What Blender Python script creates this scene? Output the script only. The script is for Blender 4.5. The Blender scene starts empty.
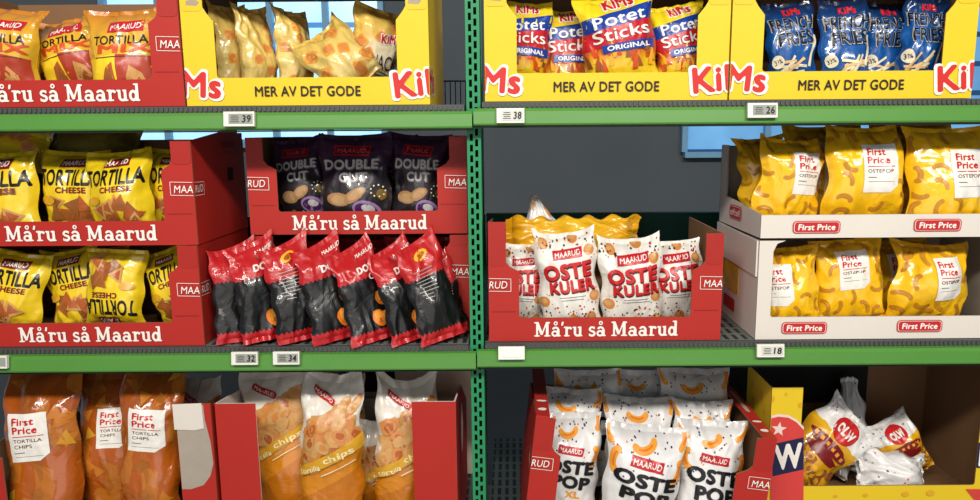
# Supermarket crisps shelving: two bays of green steel shelves filled with display boxes and bags.
import bpy, bmesh, math, random
import numpy as np
from mathutils import Vector, Matrix, Euler

random.seed(4)
SC = bpy.context.scene
COL = SC.collection
PI = math.pi

# ------------------------------------------------------------------ camera
F, PCX = 720.0, 512.0                       # focal length and principal column for a 980 px wide frame
PITCH, ROLL = math.radians(9.3), -0.007
CAM = Vector((0, -1.2, 1.5))
CR = (Matrix.Rotation(PI/2-PITCH, 4, 'X') @ Matrix.Rotation(ROLL, 4, 'Z'))
cd = bpy.data.cameras.new('camera'); cam = bpy.data.objects.new('camera', cd); COL.objects.link(cam)
cam.matrix_world = Matrix.Translation(CAM) @ CR
cd.sensor_width = 36; cd.lens = F/980*36; cd.shift_x = -(PCX-490)/980
cd.clip_start = .05
SC.camera = cam

def at(px, py, Y):
    """the point at depth Y on the sight line measured in the photograph"""
    d = CR.to_3x3() @ Vector(((px-PCX)/F, -(py-250)/F, -1))
    return CAM + d*((Y-CAM.y)/d.y)
def X(px, py=250, Y=0.0): return at(px, py, Y).x
def Z(py, Y=0.0, px=512): return at(px, py, Y).z

# ------------------------------------------------------------------ materials
def lin(c):
    return tuple(((v/255)/12.92 if v/255 <= .04045 else ((v/255+.055)/1.055)**2.4) for v in c) + (1.0,)
MATS = {}
class NT:
    def __init__(s, name):
        s.m = bpy.data.materials.new(name); s.m.use_nodes = True
        s.t = s.m.node_tree; s.b = s.t.nodes['Principled BSDF']
    def n(s, typ, **kw):
        nd = s.t.nodes.new(typ)
        for k, v in kw.items():
            if k.startswith('_'): nd.inputs[k[1:].replace('_', ' ')].default_value = v
            else: setattr(nd, k, v)
        return nd
    def l(s, a, b): s.t.links.new(a, b)
    def math(s, op, a, b=None, c=None):
        nd = s.n('ShaderNodeMath', operation=op)
        for i, v in enumerate((a, b, c)):
            if v is None: continue
            if isinstance(v, (int, float)): nd.inputs[i].default_value = v
            else: s.l(v, nd.inputs[i])
        return nd.outputs[0]

def plain(name, col, rough=.6, metal=0, var=.06, scale=30, bump=0, bscale=200, spec=.4):
    if name in MATS: return MATS[name]
    q = NT(name); b = q.b
    tc = q.n('ShaderNodeTexCoord')
    nz = q.n('ShaderNodeTexNoise', _Scale=scale, _Detail=3.0); q.l(tc.outputs['Object'], nz.inputs['Vector'])
    mx = q.n('ShaderNodeMix', data_type='RGBA')
    c = lin(col)
    mx.inputs['A'].default_value = tuple(v*(1-var*2) for v in c[:3])+(1,)
    mx.inputs['B'].default_value = tuple(min(1, v*(1+var*2)) for v in c[:3])+(1,)
    q.l(nz.outputs['Fac'], mx.inputs['Factor']); q.l(mx.outputs['Result'], b.inputs['Base Color'])
    b.inputs['Roughness'].default_value = rough; b.inputs['Metallic'].default_value = metal
    b.inputs['Specular IOR Level'].default_value = spec
    if bump:
        n2 = q.n('ShaderNodeTexNoise', _Scale=bscale, _Detail=2.0); q.l(tc.outputs['Object'], n2.inputs['Vector'])
        bp = q.n('ShaderNodeBump', _Strength=bump, _Distance=.002); q.l(n2.outputs['Fac'], bp.inputs['Height'])
        q.l(bp.outputs['Normal'], b.inputs['Normal'])
    MATS[name] = q.m
    return q.m

def foil_bump(q, strength=.3):
    tc = q.n('ShaderNodeTexCoord')
    vo = q.n('ShaderNodeTexVoronoi', feature='SMOOTH_F1', _Scale=19.0, _Smoothness=.2)
    nz = q.n('ShaderNodeTexNoise', _Scale=17.0, _Detail=3.0, _Distortion=1.4)
    q.l(tc.outputs['Object'], nz.inputs['Vector'])
    mp = q.n('ShaderNodeVectorMath', operation='MULTIPLY_ADD'); mp.inputs[1].default_value = (.05, .05, .05)
    q.l(nz.outputs['Color'], mp.inputs[0]); q.l(tc.outputs['Object'], mp.inputs[2]); q.l(mp.outputs[0], vo.inputs['Vector'])
    h = q.math('ADD', vo.outputs['Distance'], nz.outputs['Fac'])
    bp = q.n('ShaderNodeBump', _Strength=strength, _Distance=.012); q.l(h, bp.inputs['Height'])
    q.l(bp.outputs['Normal'], q.b.inputs['Normal'])

def film(name, stops, axis='v', wav=0.0, wfreq=6.0, zig=0.0, zfreq=14, interp='CONSTANT', rough=.3, noise=0.0, nscale=(4, 4), patches=None, slant=0.0, metal=0.0, coat=.9):
    """glossy packaging film; stops: [(height fraction, colour)], edges waved, zigzagged or broken by noise"""
    if name in MATS: return MATS[name]
    q = NT(name); b = q.b
    uv = q.n('ShaderNodeUVMap'); sp = q.n('ShaderNodeSeparateXYZ'); q.l(uv.outputs['UV'], sp.inputs[0])
    u, v = sp.outputs[0], sp.outputs[1]
    f = v if axis == 'v' else u
    o = u if axis == 'v' else v
    if slant: f = q.math('MULTIPLY_ADD', o, -slant, f)
    if wav: f = q.math('MULTIPLY_ADD', q.math('SINE', q.math('MULTIPLY', o, wfreq)), wav, f)
    if zig: f = q.math('MULTIPLY_ADD', q.math('PINGPONG', q.math('MULTIPLY', o, float(zfreq)), .5), zig, f)
    if noise:
        cb = q.n('ShaderNodeCombineXYZ'); q.l(q.math('MULTIPLY', u, nscale[0]), cb.inputs[0]); q.l(q.math('MULTIPLY', v, nscale[1]), cb.inputs[1])
        nz = q.n('ShaderNodeTexNoise', _Scale=1.0, _Detail=3.0); q.l(cb.outputs[0], nz.inputs['Vector'])
        f = q.math('MULTIPLY_ADD', q.math('SUBTRACT', nz.outputs['Fac'], .5), noise, f)
    rp = q.n('ShaderNodeValToRGB'); cr = rp.color_ramp; cr.interpolation = interp
    while len(cr.elements) < len(stops): cr.elements.new(.5)
    for e, (p, c) in zip(cr.elements, stops): e.position = p
    for e, (p, c) in zip(cr.elements, stops): e.color = lin(c)
    q.l(f, rp.inputs['Fac'])
    out = rp.outputs['Color']
    if patches:                                     # (colour, scale, threshold, amount)
        for pc, ps, th, am in patches:
            cb = q.n('ShaderNodeCombineXYZ'); q.l(q.math('MULTIPLY', u, ps), cb.inputs[0]); q.l(q.math('MULTIPLY', v, ps*1.5), cb.inputs[1])
            cb.inputs[2].default_value = ps
            vz = q.n('ShaderNodeTexVoronoi', _Scale=1.0); q.l(cb.outputs[0], vz.inputs['Vector'])
            s2 = q.n('ShaderNodeSeparateColor'); q.l(vz.outputs['Color'], s2.inputs[0])
            k = q.math('MULTIPLY', q.math('GREATER_THAN', s2.outputs[0], th), am)
            mx = q.n('ShaderNodeMix', data_type='RGBA'); q.l(k, mx.inputs['Factor']); q.l(out, mx.inputs['A']); mx.inputs['B'].default_value = lin(pc)
            out = mx.outputs['Result']
    q.l(out, b.inputs['Base Color'])
    b.inputs['Roughness'].default_value = rough; b.inputs['Metallic'].default_value = metal
    b.inputs['Specular IOR Level'].default_value = .55
    b.inputs['Coat Weight'].default_value = coat; b.inputs['Coat Roughness'].default_value = .06
    foil_bump(q)
    MATS[name] = q.m
    return q.m

def ink(name, col, rough=.32):
    k = 'ink_'+name
    if k in MATS: return MATS[k]
    q = NT(k); q.b.inputs['Base Color'].default_value = lin(col)
    tc = q.n('ShaderNodeTexCoord'); nz = q.n('ShaderNodeTexNoise', _Scale=90.0, _Detail=2.0); q.l(tc.outputs['Object'], nz.inputs['Vector'])
    mx = q.n('ShaderNodeMix', data_type='RGBA'); c = lin(col)
    mx.inputs['A'].default_value = tuple(x*.9 for x in c[:3])+(1,); mx.inputs['B'].default_value = tuple(min(1, x*1.08) for x in c[:3])+(1,)
    q.l(nz.outputs['Fac'], mx.inputs['Factor']); q.l(mx.outputs['Result'], q.b.inputs['Base Color'])
    q.b.inputs['Roughness'].default_value = rough; q.b.inputs['Specular IOR Level'].default_value = .5
    foil_bump(q, .18)
    MATS[k] = q.m
    return q.m

INK = dict(white=(238, 234, 226), black=(22, 20, 24), red=(190, 30, 42), dred=(120, 24, 26), brown=(150, 92, 44), tan=(205, 150, 84),
           orange=(226, 120, 30), lorange=(238, 160, 60), dbrown=(92, 48, 26), yellow=(246, 208, 44), blue=(22, 62, 150), navy=(26, 30, 74),
           silver=(190, 186, 184), cream=(242, 226, 178), grey=(120, 116, 112), lilac=(150, 120, 165), purple=(72, 34, 84), pale=(232, 190, 128),
           gold=(214, 160, 40), fire=(208, 78, 26), flame=(240, 176, 40), rust=(176, 92, 44), cheese=(206, 134, 70), mustard=(204, 146, 40),
           olive=(122, 96, 40), chip=(206, 158, 98), shadedchip=(170, 128, 84), shadedpale=(188, 148, 104), lred=(214, 66, 66), ivory=(236, 224, 190), green=(120, 130, 50), amber=(196, 118, 36), ambdark=(158, 92, 28), puffbrown=(196, 134, 34), mixred=(176, 62, 38),  # purple bags' crisp inks are darkened for the shade they stand in
           bluedot=(50, 60, 130), scarlet=(200, 36, 36), coral=(214, 76, 84), greyl=(170, 166, 160), wine=(92, 20, 34))
def I(n): return ink(n, INK[n])

# ------------------------------------------------------------------ object helpers
def link(name, me, parent=None):
    o = bpy.data.objects.new(name, me); COL.objects.link(o)
    if parent is not None: o.parent = parent
    return o
def tag(o, label=None, cat=None, group=None, kind=None):
    if label: o['label'] = label
    if cat: o['category'] = cat
    if group: o['group'] = group
    if kind: o['kind'] = kind
    return o
def empty(name, loc, rz=0.0):
    o = bpy.data.objects.new(name, None); COL.objects.link(o); o.location = loc; o.rotation_euler = (0, 0, rz)
    o.empty_display_size = .02
    return o
class MB:
    """collects faces with material slots, links them as one mesh object"""
    def __init__(s): s.v = []; s.f = []; s.mi = []; s.mats = []
    def slot(s, m):
        if m not in s.mats: s.mats.append(m)
        return s.mats.index(m)
    def add(s, vs, fs, m):
        k = len(s.v); i = s.slot(m)
        s.v += [tuple(p) for p in vs]
        for f in fs: s.f.append([k+j for j in f]); s.mi.append(i)
    def box(s, a, b, m):
        (x0, y0, z0), (x1, y1, z1) = a, b
        s.add([(x0,y0,z0),(x1,y0,z0),(x1,y1,z0),(x0,y1,z0),(x0,y0,z1),(x1,y0,z1),(x1,y1,z1),(x0,y1,z1)],
              [(0,3,2,1),(4,5,6,7),(0,1,5,4),(1,2,6,5),(2,3,7,6),(3,0,4,7)], m)
    def rod(s, a, b, r, m, n=8):
        a, b = Vector(a), Vector(b); d = (b-a).normalized()
        e = d.orthogonal().normalized(); g = d.cross(e)
        vs = []
        for p in (a, b):
            for i in range(n): t = 2*PI*i/n; vs.append(p+e*(r*math.cos(t))+g*(r*math.sin(t)))
        fs = [(i, (i+1) % n, n+(i+1) % n, n+i) for i in range(n)] + [tuple(range(n))[::-1], tuple(range(n, 2*n))]
        s.add(vs, fs, m)
    def prism(s, pts, O, ex, ez, nrm, th, m0, m1=None, medge=None):
        """polygon pts in the (ex,ez) plane at O, extruded by -nrm*th; m0 outer face, m1 inner face"""
        O, ex, ez, nrm = map(Vector, (O, ex, ez, nrm)); n = len(pts)
        if ex.cross(ez).dot(nrm) < 0: pts = pts[::-1]
        area = sum(pts[i][0]*pts[(i+1) % n][1]-pts[(i+1) % n][0]*pts[i][1] for i in range(n))
        outer = [O+ex*p[0]+ez*p[1] for p in pts]; inner = [p-nrm*th for p in outer]
        m1 = m1 or m0; medge = medge or m1
        a = list(range(n)); flip = (area < 0) != (ex.cross(ez).dot(nrm) < 0)
        s.add(outer, [a[::-1] if flip else a], m0)
        s.add(inner, [a if flip else a[::-1]], m1)
        s.add(outer+inner, [((i+1) % n, i, n+i, n+(i+1) % n) for i in range(n)], medge)
    def build(s, name, parent=None, smooth=False, uv=None):
        me = bpy.data.meshes.new(name); me.from_pydata(s.v, [], s.f)
        for m in s.mats: me.materials.append(m)
        me.polygons.foreach_set('material_index', s.mi)
        if smooth: me.polygons.foreach_set('use_smooth', [True]*len(s.f))
        if uv is not None:
            l = me.uv_layers.new(name='UVMap')
            vi = np.empty(len(me.loops), dtype=np.int32); me.loops.foreach_get('vertex_index', vi)
            l.data.foreach_set('uv', np.asarray(uv)[vi].astype(np.float32).ravel())
        bm = bmesh.new(); bm.from_mesh(me)
        if not smooth: bmesh.ops.recalc_face_normals(bm, faces=bm.faces)
        bm.to_mesh(me); bm.free()
        me.update()
        return link(name, me, parent)

# ------------------------------------------------------------------ 2D print shapes: (verts, faces, ink)
FONT = {}
def raster(tris, bold, cell, SS=4):
    """clean outline of overlapping triangles, thickened by bold, as one welded cell mesh"""
    P = np.array(tris, dtype=float); px = cell/SS; pad = bold+2.5*cell
    x0, y0 = P[..., 0].min()-pad, P[..., 1].min()-pad
    nx = int((P[..., 0].max()+pad-x0)/cell)+2; ny = int((P[..., 1].max()+pad-y0)/cell)+2
    W_, H_ = nx*SS+1, ny*SS+1; A = np.zeros((H_, W_), bool)
    for t in P:
        (ax, ay), (bx, by), (cx_, cy_) = (t-(x0, y0))/px
        i0, i1 = max(0, int(min(ax, bx, cx_))), min(W_-1, int(max(ax, bx, cx_))+1); j0, j1 = max(0, int(min(ay, by, cy_))), min(H_-1, int(max(ay, by, cy_))+1)
        X_, Y_ = np.meshgrid(np.arange(i0, i1+1), np.arange(j0, j1+1))
        d = (bx-ax)*(cy_-ay)-(cx_-ax)*(by-ay)
        if abs(d) < 1e-9: continue
        u = ((X_-ax)*(cy_-ay)-(cx_-ax)*(Y_-ay))/d; v = ((bx-ax)*(Y_-ay)-(X_-ax)*(by-ay))/d
        A[j0:j1+1, i0:i1+1] |= (u >= -.01) & (v >= -.01) & (u+v <= 1.01)
    r = int(round(bold/px))
    if r > 0:
        B = A.copy()
        for dy in range(-r, r+1):
            w = int((r*r-dy*dy)**.5)
            row = np.roll(A, dy, 0); acc = row.copy()
            for dx in range(1, w+1): acc |= np.roll(row, dx, 1) | np.roll(row, -dx, 1)
            B |= acc
        A = B
    A = A.astype(float); k = 2; S = np.zeros_like(A)
    for dy in range(-k, k+1):
        for dx in range(-k, k+1): S += np.roll(np.roll(A, dy, 0), dx, 1)
    S = S/(2*k+1)**2-.5
    N = S[::SS, ::SS]; ny, nx = N.shape
    V, Fc, key = [], [], {}
    def vert(kk, x, y):
        if kk not in key: key[kk] = len(V); V.append((x0+x*cell, y0+y*cell))
        return key[kk]
    ins = N > 0
    any_ = ins[:-1, :-1] | ins[1:, :-1] | ins[:-1, 1:] | ins[1:, 1:]
    for j, i in zip(*np.nonzero(any_)):
        c = [(i, j), (i+1, j), (i+1, j+1), (i, j+1)]; f = []
        for q in range(4):
            a, b = c[q], c[(q+1) % 4]; va, vb = N[a[1], a[0]], N[b[1], b[0]]
            if va > 0: f.append(vert(a, a[0], a[1]))
            if (va > 0) != (vb > 0):
                t = va/(va-vb); f.append(vert((min(a, b), max(a, b)), a[0]+(b[0]-a[0])*t, a[1]+(b[1]-a[1])*t))
        if len(f) >= 3: Fc.append(tuple(f))
    return V, Fc
def tri_list(vs, fs):
    bm = bmesh.new(); bv = [bm.verts.new((p[0], p[1], 0)) for p in vs]
    for f in fs:
        try: bm.faces.new([bv[i] for i in f])
        except ValueError: pass
    bmesh.ops.triangulate(bm, faces=bm.faces[:])
    out = [[(v.co.x, v.co.y) for v in f.verts] for f in bm.faces]; bm.free()
    return out
def glyphs(s, bold=.03, shear=0.0, res=16):
    k = (s, bold, shear, res)
    if k in FONT: return FONT[k]
    c = bpy.data.curves.new('t', 'FONT'); c.body = s; c.size = 1; c.shear = shear; c.resolution_u = 3
    c.fill_mode = 'FRONT'; c.space_character = 1+bold*1.3
    o = bpy.data.objects.new('t', c)
    me = bpy.data.meshes.new_from_object(o)
    vs = [(v.co.x, v.co.y) for v in me.vertices]; fs = [tuple(p.vertices) for p in me.polygons]
    bpy.data.objects.remove(o); bpy.data.meshes.remove(me); bpy.data.curves.remove(c)
    FONT[k] = raster(tri_list(vs, fs), bold, .727/res)
    return FONT[k]

def fit(shape, cx, cy, w, h, rot=0.0, warp=None):
    vs, fs = shape
    xs = [p[0] for p in vs]; ys = [p[1] for p in vs]
    x0, x1, y0, y1 = min(xs), max(xs), min(ys), max(ys)
    if w is None: w = h*(x1-x0)/(y1-y0)
    if h is None: h = w*(y1-y0)/(x1-x0)
    c, s = math.cos(rot), math.sin(rot); out = []
    for p in vs:
        a = ((p[0]-x0)/(x1-x0)-.5); b = ((p[1]-y0)/(y1-y0)-.5)
        if warp: a, b = warp(a, b)
        a *= w; b *= h
        out.append((cx+a*c-b*s, cy+a*s+b*c))
    return out, fs
def text(s, cx, cy, w, h, m, bold=.03, rot=0.0, shear=0.0, warp=None, res=0):
    v, f = fit(glyphs(s, bold, shear, res or (18 if h > .016 else 12)), cx, cy, w, h, rot, warp); return (v, f, m)
def poly(pts, m): return (list(pts), [tuple(range(len(pts)))], m)
def rrect(cx, cy, w, h, r, m, rot=0.0, seg=3):
    pts = []
    for (sx, sy, a0) in ((1, -1, -PI/2), (1, 1, 0), (-1, 1, PI/2), (-1, -1, PI)):
        for i in range(seg+1):
            a = a0+PI/2*i/seg; pts.append((sx*(w/2-r)+r*math.cos(a), sy*(h/2-r)+r*math.sin(a)))
    c, s = math.cos(rot), math.sin(rot)
    return poly([(cx+x*c-y*s, cy+x*s+y*c) for x, y in pts], m)
def ell(cx, cy, rx, ry, m, rot=0.0, n=14, wob=0.0, seed=0):
    R_ = random.Random(seed); c, s = math.cos(rot), math.sin(rot); pts = []
    for i in range(n):
        a = 2*PI*i/n; k = 1+wob*(R_.random()-.5); x, y = rx*k*math.cos(a), ry*k*math.sin(a)
        pts.append((cx+x*c-y*s, cy+x*s+y*c))
    return poly(pts, m)
def ribbon(pts, w, m, w1=None):
    """thick polyline as quads"""
    w1 = w if w1 is None else w1; n = len(pts); L = []; Rr = []
    for i, p in enumerate(pts):
        a = pts[max(0, i-1)]; b = pts[min(n-1, i+1)]
        dx, dy = b[0]-a[0], b[1]-a[1]; d = math.hypot(dx, dy) or 1
        k = (w+(w1-w)*i/(n-1))/2
        L.append((p[0]-dy/d*k, p[1]+dx/d*k)); Rr.append((p[0]+dy/d*k, p[1]-dx/d*k))
    vs = L+Rr
    return (vs, [(n+i, n+i+1, i+1, i) for i in range(n-1)], m)
def arcpts(cx, cy, rx, ry, a0, a1, n=10, rot=0.0):
    out = []; c, s = math.cos(rot), math.sin(rot)
    for i in range(n+1):
        a = math.radians(a0+(a1-a0)*i/n); x, y = rx*math.cos(a), ry*math.sin(a)
        out.append((cx+x*c-y*s, cy+x*s+y*c))
    return out
def puff(cx, cy, r, rot, m, m2=None):
    """a curved corn puff"""
    pts = arcpts(cx, cy, r, r*.62, 200, 340, 8, rot)
    out = [ribbon(pts, r*.66, m)]
    for e in (0, -1): out.append(ell(pts[e][0], pts[e][1], r*.33, r*.33, m, n=8))
    if m2: out.append(ribbon([(x+(cx-x)*.1, y+(cy-y)*.1) for x, y in pts[1:-1]], r*.16, m2))
    return out
def star(cx, cy, r, m, k=.45, rot=0.0, n=5):
    return poly([(cx+(r if i % 2 == 0 else r*k)*math.sin(rot+PI*i/n), cy+(r if i % 2 == 0 else r*k)*math.cos(rot+PI*i/n)) for i in range(2*n)], m)

# the slab-serif hand lettering of the red boxes
def _seg(x0, y0, x1, y1, w): return ribbon([(x0, y0), (x1, y1)], w, None)[:2]
def _arc(cx, cy, rx, ry, a0, a1, w, w1=None): return ribbon(arcpts(cx, cy, rx, ry, a0, a1, 12), w, None, w1)[:2]
SER = {
 'M': ([_seg(.25,0,.25,1.5,.2), _seg(1.32,0,1.32,1.5,.3), _seg(.27,1.45,.76,.2,.28), _seg(.76,.22,1.25,1.45,.14), _seg(-.04,.07,.54,.07,.14),
        _seg(1.0,.07,1.66,.07,.14), _seg(-.04,1.43,.36,1.43,.14), _seg(1.2,1.43,1.62,1.43,.14)], 1.74),
 'a': ([_arc(.4,.3,.28,.24,0,360,.2), _seg(.76,0,.76,.7,.26), _arc(.46,.66,.29,.26,0,165,.22,.2), _seg(.7,.07,1.02,.07,.14)], 1.08),
 'u': ([_seg(.26,.28,.26,1,.26), _arc(.53,.32,.27,.24,180,360,.22), _seg(.8,0,.8,1,.26), _seg(0,.93,.3,.93,.14), _seg(.55,.93,.8,.93,.14), _seg(.8,.07,1.06,.07,.14)], 1.12),
 'r': ([_seg(.3,0,.3,1,.26), _seg(.02,.07,.62,.07,.14), _seg(0,.93,.3,.93,.14), _arc(.6,.6,.28,.3,175,60,.2), _arc(.74,.82,.06,.06,0,360,.14)], .92),
 's': ([_arc(.4,.73,.25,.2,35,265,.2), _arc(.4,.28,.27,.22,95,-145,.22), _seg(.64,.98,.64,.72,.1), _seg(.12,.02,.12,.3,.1)], .84),
 'd': ([_arc(.44,.48,.29,.4,0,360,.24), _seg(.82,0,.82,1.55,.26), _seg(.5,1.48,.85,1.48,.14), _seg(.8,.07,1.08,.07,.14)], 1.14),
 "'": ([_seg(.16,1.52,.06,1.12,.2)], .26), ' ': ([], .55)}
SER['å'] = (SER['a'][0]+[_arc(.48,1.36,.16,.16,0,360,.12)], 1.08)
def serif(s):
    V, Fc = [], []; x = 0
    for ch in s:
        g, adv = SER[ch]
        for vs, fs in g:
            k = len(V); V += [(p[0]+x, p[1]) for p in vs]; Fc += [tuple(k+i for i in f) for f in fs]
        x += adv
    if s not in FONT: FONT[s] = raster(tri_list(V, Fc), 0, 1.0/17)
    return FONT[s]

def subdivide(vs, fs, L):
    if len(fs) > 30: return [(p[0], p[1]) for p in vs], [tuple(f) for f in fs]
    bm = bmesh.new(); bv = [bm.verts.new((p[0], p[1], 0)) for p in vs]
    for f in fs:
        try: bm.faces.new([bv[i] for i in f])
        except ValueError: pass
    bmesh.ops.triangulate(bm, faces=bm.faces[:])
    for _ in range(6):
        es = [e for e in bm.edges if e.calc_length() > L]
        if not es: break
        bmesh.ops.subdivide_edges(bm, edges=es, cuts=1)
        bmesh.ops.triangulate(bm, faces=[f for f in bm.faces if len(f.verts) > 3])
    for f in bm.faces:
        f.normal_update()
        if f.normal.z < 0: f.normal_flip()
    bm.verts.index_update()
    V = [(v.co.x, v.co.y) for v in bm.verts]; T = [tuple(v.index for v in f.verts) for f in bm.faces]
    bm.free()
    return V, T
def clip(shape, x0=None, x1=None, y0=None, y1=None):
    vs, fs, m = shape
    bm = bmesh.new(); bv = [bm.verts.new((p[0], p[1], 0)) for p in vs]
    for f in fs:
        try: bm.faces.new([bv[i] for i in f])
        except ValueError: pass
    bmesh.ops.triangulate(bm, faces=bm.faces[:])
    for val, co, no in ((x0, (x0, 0, 0), (-1, 0, 0)), (x1, (x1, 0, 0), (1, 0, 0)), (y0, (0, y0, 0), (0, -1, 0)), (y1, (0, y1, 0), (0, 1, 0))):
        if val is None or not bm.faces: continue
        bmesh.ops.bisect_plane(bm, geom=bm.verts[:]+bm.edges[:]+bm.faces[:], plane_co=co, plane_no=no, clear_outer=True)
    bm.verts.index_update()
    V = [(v.co.x, v.co.y) for v in bm.verts]; T = [tuple(v.index for v in f.verts) for f in bm.faces]
    bm.free()
    return (V, T, m)

def flat_print(shapes, O, ex, ez, nrm, name, parent, off=.0006, step=.0003):
    """printing on a flat panel: O is the panel's outer face"""
    mb = MB(); O, ex, ez, nrm = map(Vector, (O, ex, ez, nrm)); k = 0
    for vs, fs, m in shapes:
        if not fs: continue
        k += 1
        mb.add([O+ex*p[0]+ez*p[1]+nrm*(off+step*k) for p in vs], fs, m)
    return mb.build(name, parent) if mb.v else None

# ------------------------------------------------------------------ noise on arrays
def vnoise(x, y, seed):
    xi, yi = np.floor(x).astype(np.int64), np.floor(y).astype(np.int64); xf, yf = x-xi, y-yi
    def h(a, b):
        n = (a*374761393+b*668265263+seed*974711) & 0x7fffffff
        n = ((n ^ (n >> 13))*1274126177) & 0x7fffffff
        return ((n ^ (n >> 16)) & 0xffff)/65535.0
    u, v = xf*xf*(3-2*xf), yf*yf*(3-2*yf)
    return (h(xi,yi)*(1-u)+h(xi+1,yi)*u)*(1-v)+(h(xi,yi+1)*(1-u)+h(xi+1,yi+1)*u)*v-.5

# ------------------------------------------------------------------ bags
NU, NV = 32, 46
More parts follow.
